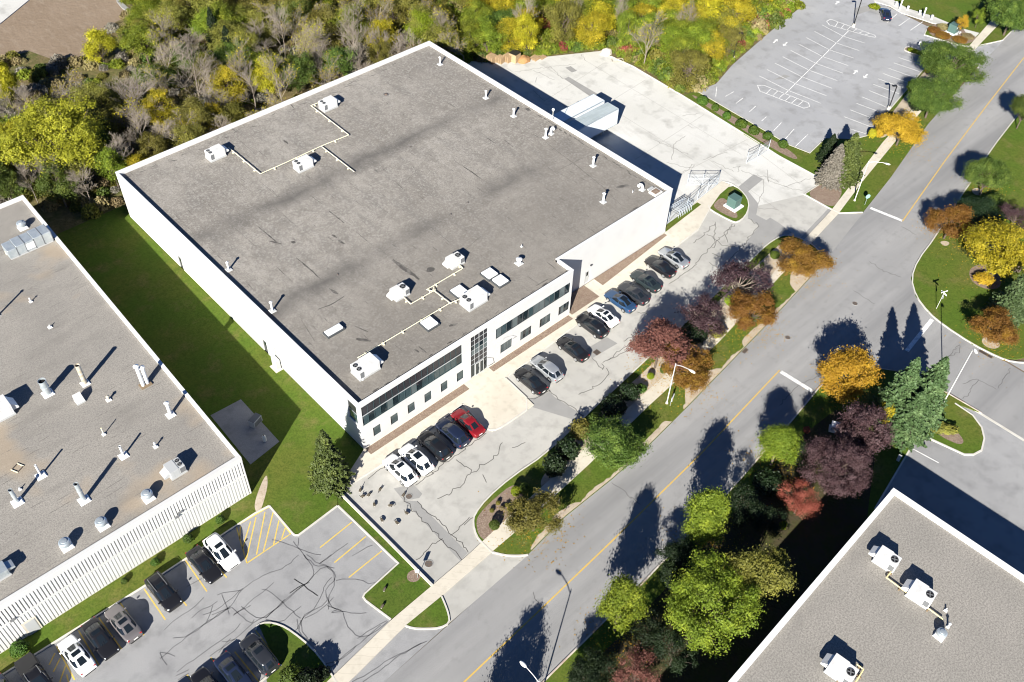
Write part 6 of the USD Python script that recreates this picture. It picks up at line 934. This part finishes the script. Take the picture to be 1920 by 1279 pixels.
for i, (px, py) in enumerate(((1708, 93), (1716, 96), (1724, 99), (1732, 102), (1740, 105))): T('bush', 'leaf_lime', 'yellow flowering plant in the slim kerbed island of the upper lot', px, py, 15, .8, 'shrub', 'shrub', 'yellow plants in the slim island', ground=.1)
isl2 = structure('slim_island', 'slim kerbed planting island with yellow plants in the upper lot', 'island'); part(isl2, 'soil', G().prism(chaikin(pts([(1696, 91), (1703, 88), (1752, 104), (1745, 110), (1700, 97)]), 1, True), -.02, .1), 'mulch'); kerb(isl2, pts([(1748, 111), (1702, 98), (1695, 94), (1697, 90), (1704, 88), (1752, 103)]), smooth=1)

# woodland behind the warehouse: trees one by one, brush as one mass
WG = {'yellow': 'bright yellow leafed tree in the woodland', 'yg': 'yellow green tree in the woodland behind the yard', 'olive': 'olive green tree in the woodland', 'bare': 'leafless grey tree in the woodland behind the warehouse', 'speck': 'nearly bare grey tree with a few yellow leaves in the woodland', 'green': 'dark green tree among the autumn woodland'}
for a in (('big', 'leaf_bright', 'large round yellow green tree left of the warehouse', 105, 262, 165, 11.5, 0), ('maple', 'leaf_yellow', 'golden yellow tree on the left side of the large round one', 28, 265, 66, 8.5, 0), ('maple', 'leaf_yellow', 'yellow tree at the left edge below the dirt field', 2, 150, 62, 9.0, 1), ('wood', 'leaf_yellow', 'bright yellow tree standing at the edge of the dirt field', 184, 80, 54, 7.5, 0), ('wood', 'leaf_yellow', 'slim bright yellow tree close behind the warehouse rear wall', 498, 142, 46, 9.0, 1), ('loose', 'leaf_yellow', 'loose yellow tree nearest the rear left corner of the warehouse', 372, 220, 66, 6.5, 1), ('spruce', 'leaf_dark', 'dark conifer among the bare trees', 430, 95, 52, 8.0, 0), ('spruce', 'leaf_dark', 'dark green conifer beside the dark one', 402, 66, 44, 9.0, 0), ('wood', 'leaf_lime', 'vivid lime green tree by the rear corner of the warehouse roof', 790, 52, 52, 9.0, 0), ('wood', 'leaf_green', 'green tree at the top near the dark conifer', 548, 24, 60, 8.0, 0)):
    T(a[0], a[1], a[2], a[3], a[4], a[5], a[6], var=a[7], ground=0)
ZONES = ((238, 'left, by the dirt field'), (560, 'behind the left rear wall'), (880, 'behind the right rear wall'), (1190, 'behind the rear yard'), (9999, 'between yard and upper lot'))
def zoned(k, px, py, h):
    z = next(t for m, t in ZONES if px < m); far = py < (30 if px > 880 else 70); a = ('tall ' if h > 7.6 else 'low ') + {'yellow': 'bright yellow tree', 'yg': 'yellow green tree', 'olive': 'olive green tree', 'bare': 'leafless grey tree', 'speck': 'nearly bare grey tree', 'green': 'dark green tree'}[k]
    return f"{a} of the woodland {z}{', far back' if far else ', in front'}", f"{a}s {z}{' far back' if far else ' in front'}"
BB = [(130, 185, 80, 7.5), (240, 178, 120, 10.0), (360, 128, 100, 10.5), (245, 212, 90, 8.0), (155, 348, 70, 6.0), (20, 215, 70, 7.0), (445, 120, 66, 9.5), (470, 165, 70, 8.5), (525, 55, 64, 10), (590, 75, 74, 9.5), (660, 55, 66, 10), (725, 78, 56, 8.5), (850, 40, 60, 9), (980, 28, 50, 10), (1075, 15, 40, 10), (1290, 28, 50, 10), (1165, 20, 40, 10), (600, 120, 50, 7), (415, 190, 56, 7), (300, 110, 70, 8.5)]
for i, (px, py, w, h) in enumerate(BB): q_ = zoned('bare' if i % 3 else 'speck', px, py, h); T('bare' if i % 3 else 'barespeck', 'leaf_yellow', q_[0], px, py, w, h, group=q_[1], var=i % 4, bark='bark_grey', ground=0)
rngw = random.Random(11); forest = ff.buffer(-1.2)
def inzone(px, py, z): q = at(px, py, z); return forest.contains(Point(q[0], q[1])), q
cnt = 0; placed = [tuple(at(a[0], a[1], a[3]*.6)[:2]) for a in BB]
for _ in range(6000):
    if cnt >= 235: break
    px, py = (rngw.uniform(-40, 900), rngw.uniform(-60, 345)) if cnt % 5 < 3 else (rngw.uniform(860, 1500), rngw.uniform(-75, 170)); h = rngw.uniform(5.5, 9.5); ok, q = inzone(px, py, h*.6)
    if not ok or (px < 235 and py < 165): continue
    dmin = min(math.hypot(q[0]-b[0], q[1]-b[1]) for b in placed)
    if dmin < (2.2 if px > 880 else 3.1): continue
    w = rngw.uniform(44, 68); r = rngw.random()
    if px > 880: k = 'yg' if r < .46 else 'yellow' if r < .80 else 'olive' if r < .92 else 'green' if r < .95 else 'speck'
    elif py < 45 and px > 240: k = 'olive' if r < .55 else 'speck' if r < .7 else 'yg' if r < .9 else 'green'
    elif px < 230: k = 'olive' if r < .45 else 'yg' if r < .65 else 'bare' if r < .85 else 'green'
    else: k = 'bare' if r < .17 else 'speck' if r < .40 else 'olive' if r < .74 else 'yg' if r < .86 else 'yellow' if r < .95 else 'green'
    near_wall = 57.0 < q[1] < 64.5 and q[0] < 57
    if near_wall: h *= .8; w *= .8
    placed.append((q[0], q[1])); cnt += 1; v = cnt % 2; lb, gr = zoned(k, px, py, h)
    if k in ('bare', 'speck'): T('bare' if k == 'bare' else 'barespeck', 'leaf_yellow', lb, px, py, w*1.15, h*1.1, group=gr, var=cnt % 4, bark='bark_grey', ground=0)
    else: T('wood', {'yellow': 'leaf_yellow', 'yg': 'leaf_yellowgreen', 'olive': 'leaf_olive', 'green': 'leaf_green'}[k], lb, px, py, w, h, group=gr, var=v, ground=0)
# dark trees added to blacken the shade between the grove trees
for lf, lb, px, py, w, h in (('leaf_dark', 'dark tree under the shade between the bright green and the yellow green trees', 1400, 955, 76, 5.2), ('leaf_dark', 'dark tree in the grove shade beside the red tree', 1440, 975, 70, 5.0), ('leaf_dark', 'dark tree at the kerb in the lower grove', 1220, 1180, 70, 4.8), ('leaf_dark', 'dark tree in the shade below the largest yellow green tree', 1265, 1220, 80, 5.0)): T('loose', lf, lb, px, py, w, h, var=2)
# brush: a point instancer of scrubby clumps, nobody could count them
UG = '/World/undergrowth'; pi = UsdGeom.PointInstancer.Define(stage, UG); tag(pi.GetPrim(), 'tangled autumn brush covering the woodland floor', 'undergrowth', None, 'stuff'); protos = []
for i, (lf, mode) in enumerate((('leaf_brush', 0), ('leaf_olive', 0), ('leaf_drygrey', 0), ('leaf_yellowgreen', 0), ('leaf_green', 0), ('leaf_crimson', 0))):
    rng = np.random.default_rng(70+i); n = 420; D = rng.normal(size=(n, 3)); D /= np.linalg.norm(D, axis=1, keepdims=True); P = D*rng.uniform(.3, 1, (n, 1))**.5*np.array([1.1, 1.1, .8]); P[:, 2] = np.abs(P[:, 2])+.05
    usdkit.mesh(stage, f'{UG}/prototypes/clump_{i}', leaves(P, D+np.array([0, 0, .4]), .24, rng), LOOK[lf]); protos.append(f'{UG}/prototypes/clump_{i}')
pos, sc_, idx = [], [], []
fp = ff.buffer(-.4); minx, miny, maxx, maxy = -75, 58, 135, 150
for _ in range(20000):
    if len(pos) >= 4200: break
    x, y = rngw.uniform(minx, maxx), rngw.uniform(miny, maxy) if rngw.random() < .75 else rngw.uniform(5, 90)
    if not fp.contains(Point(x, y)): continue
    zone = meshkit.noise(np.array([[x*.09, y*.09, 0.0]]), 4)[0]
    if zone < .30 and rngw.random() < .8: continue
    right = x > 66
    k = rngw.choices(range(6), ([2, 3, .5, 7, 2, .35] if right else [5, 3.5, 3.5, .7, .8, .08]))[0]
    pos.append((x, y, 0.0)); s = rngw.uniform(.6, 1.5)*(1.35 if right else 1.0); sc_.append((s, s, s*rngw.uniform(.8, 1.5))); idx.append(k)
edge = LineString(pts([(905, 119), (960, 110), (1020, 106), (1133, 92), (1150, 103), (1187, 122), (1280, 177), (1307, 170), (1343, 155), (1373, 120), (1440, 61), (1500, 12), (1487, -40)]))
for k in range(900):
    t = rngw.random(); q = np.array(edge.interpolate(t, True).coords[0]); q2 = np.array(edge.interpolate(min(t+.004, 1), True).coords[0]); d = (q2-q)/(np.linalg.norm(q2-q)+1e-9); n_ = np.array([-d[1], d[0]]); o = .7+abs(rngw.gauss(0, 3.0)); p = q+n_*o
    if not fp.contains(Point(p[0], p[1])): continue
    s = rngw.uniform(.6, 1.3)*min(1.5, .65+o*.2); pos.append((p[0], p[1], 0.0)); sc_.append((s, s, s*rngw.uniform(.8, 1.6))); idx.append(rngw.choices(range(6), [1.5, 2, .2, 7, 3, .4])[0])
pi.CreatePositionsAttr(Vt.Vec3fArray.FromNumpy(np.array(pos, np.float32))); pi.CreateScalesAttr(Vt.Vec3fArray.FromNumpy(np.array(sc_, np.float32))); pi.CreateProtoIndicesAttr(Vt.IntArray.FromNumpy(np.array(idx, np.int32)))
ang = np.array([rngw.uniform(0, math.pi) for _ in pos]); pi.CreateOrientationsAttr(Vt.QuathArray([Gf.Quath(float(math.cos(a)), 0, 0, float(math.sin(a))) for a in ang])); pi.CreatePrototypesRel().SetTargets(protos)

# leaves that have dropped under the street trees
rf = np.random.default_rng(8); FL = []
for px, py, r in ((1290, 720, 4.5), (1407, 615, 4), (1505, 505, 4.5), (1003, 995, 4), (1238, 690, 4), (1590, 735, 4), (1786, 440, 4), (1870, 640, 4), (1880, 520, 6), (1693, 268, 4.5), (1325, 1030, 4), (1163, 1190, 4), (1459, 880, 4), (1322, 625, 3.5), (1850, 350, 3)):
    c = at(px, py); FL.append(np.column_stack([c[:2]+rf.normal(size=(420, 2))*r*.55, np.full(420, .0)]))
FL = np.vstack(FL); keep_ = []
turfs = shapely.union_all([Polygon(pts(bed_edge+ve_edge)).buffer(0), Polygon(road_rl+[(36.5, -47), (-90, -48)]).buffer(0)])
for p in FL:
    q = Point(p[0], p[1]); on = turfs.contains(q) or not (road_poly.contains(q) or fl_poly.contains(q))
    p[2] = .125 if on else .02
v, f = leaves(FL, np.tile([0, 0, 2.5], (len(FL), 1)), .15, rf); single('fallen_leaves', (v, f), 'leaf_gold', 'fallen autumn leaves scattered under the street trees', 'leaves', kind='stuff')
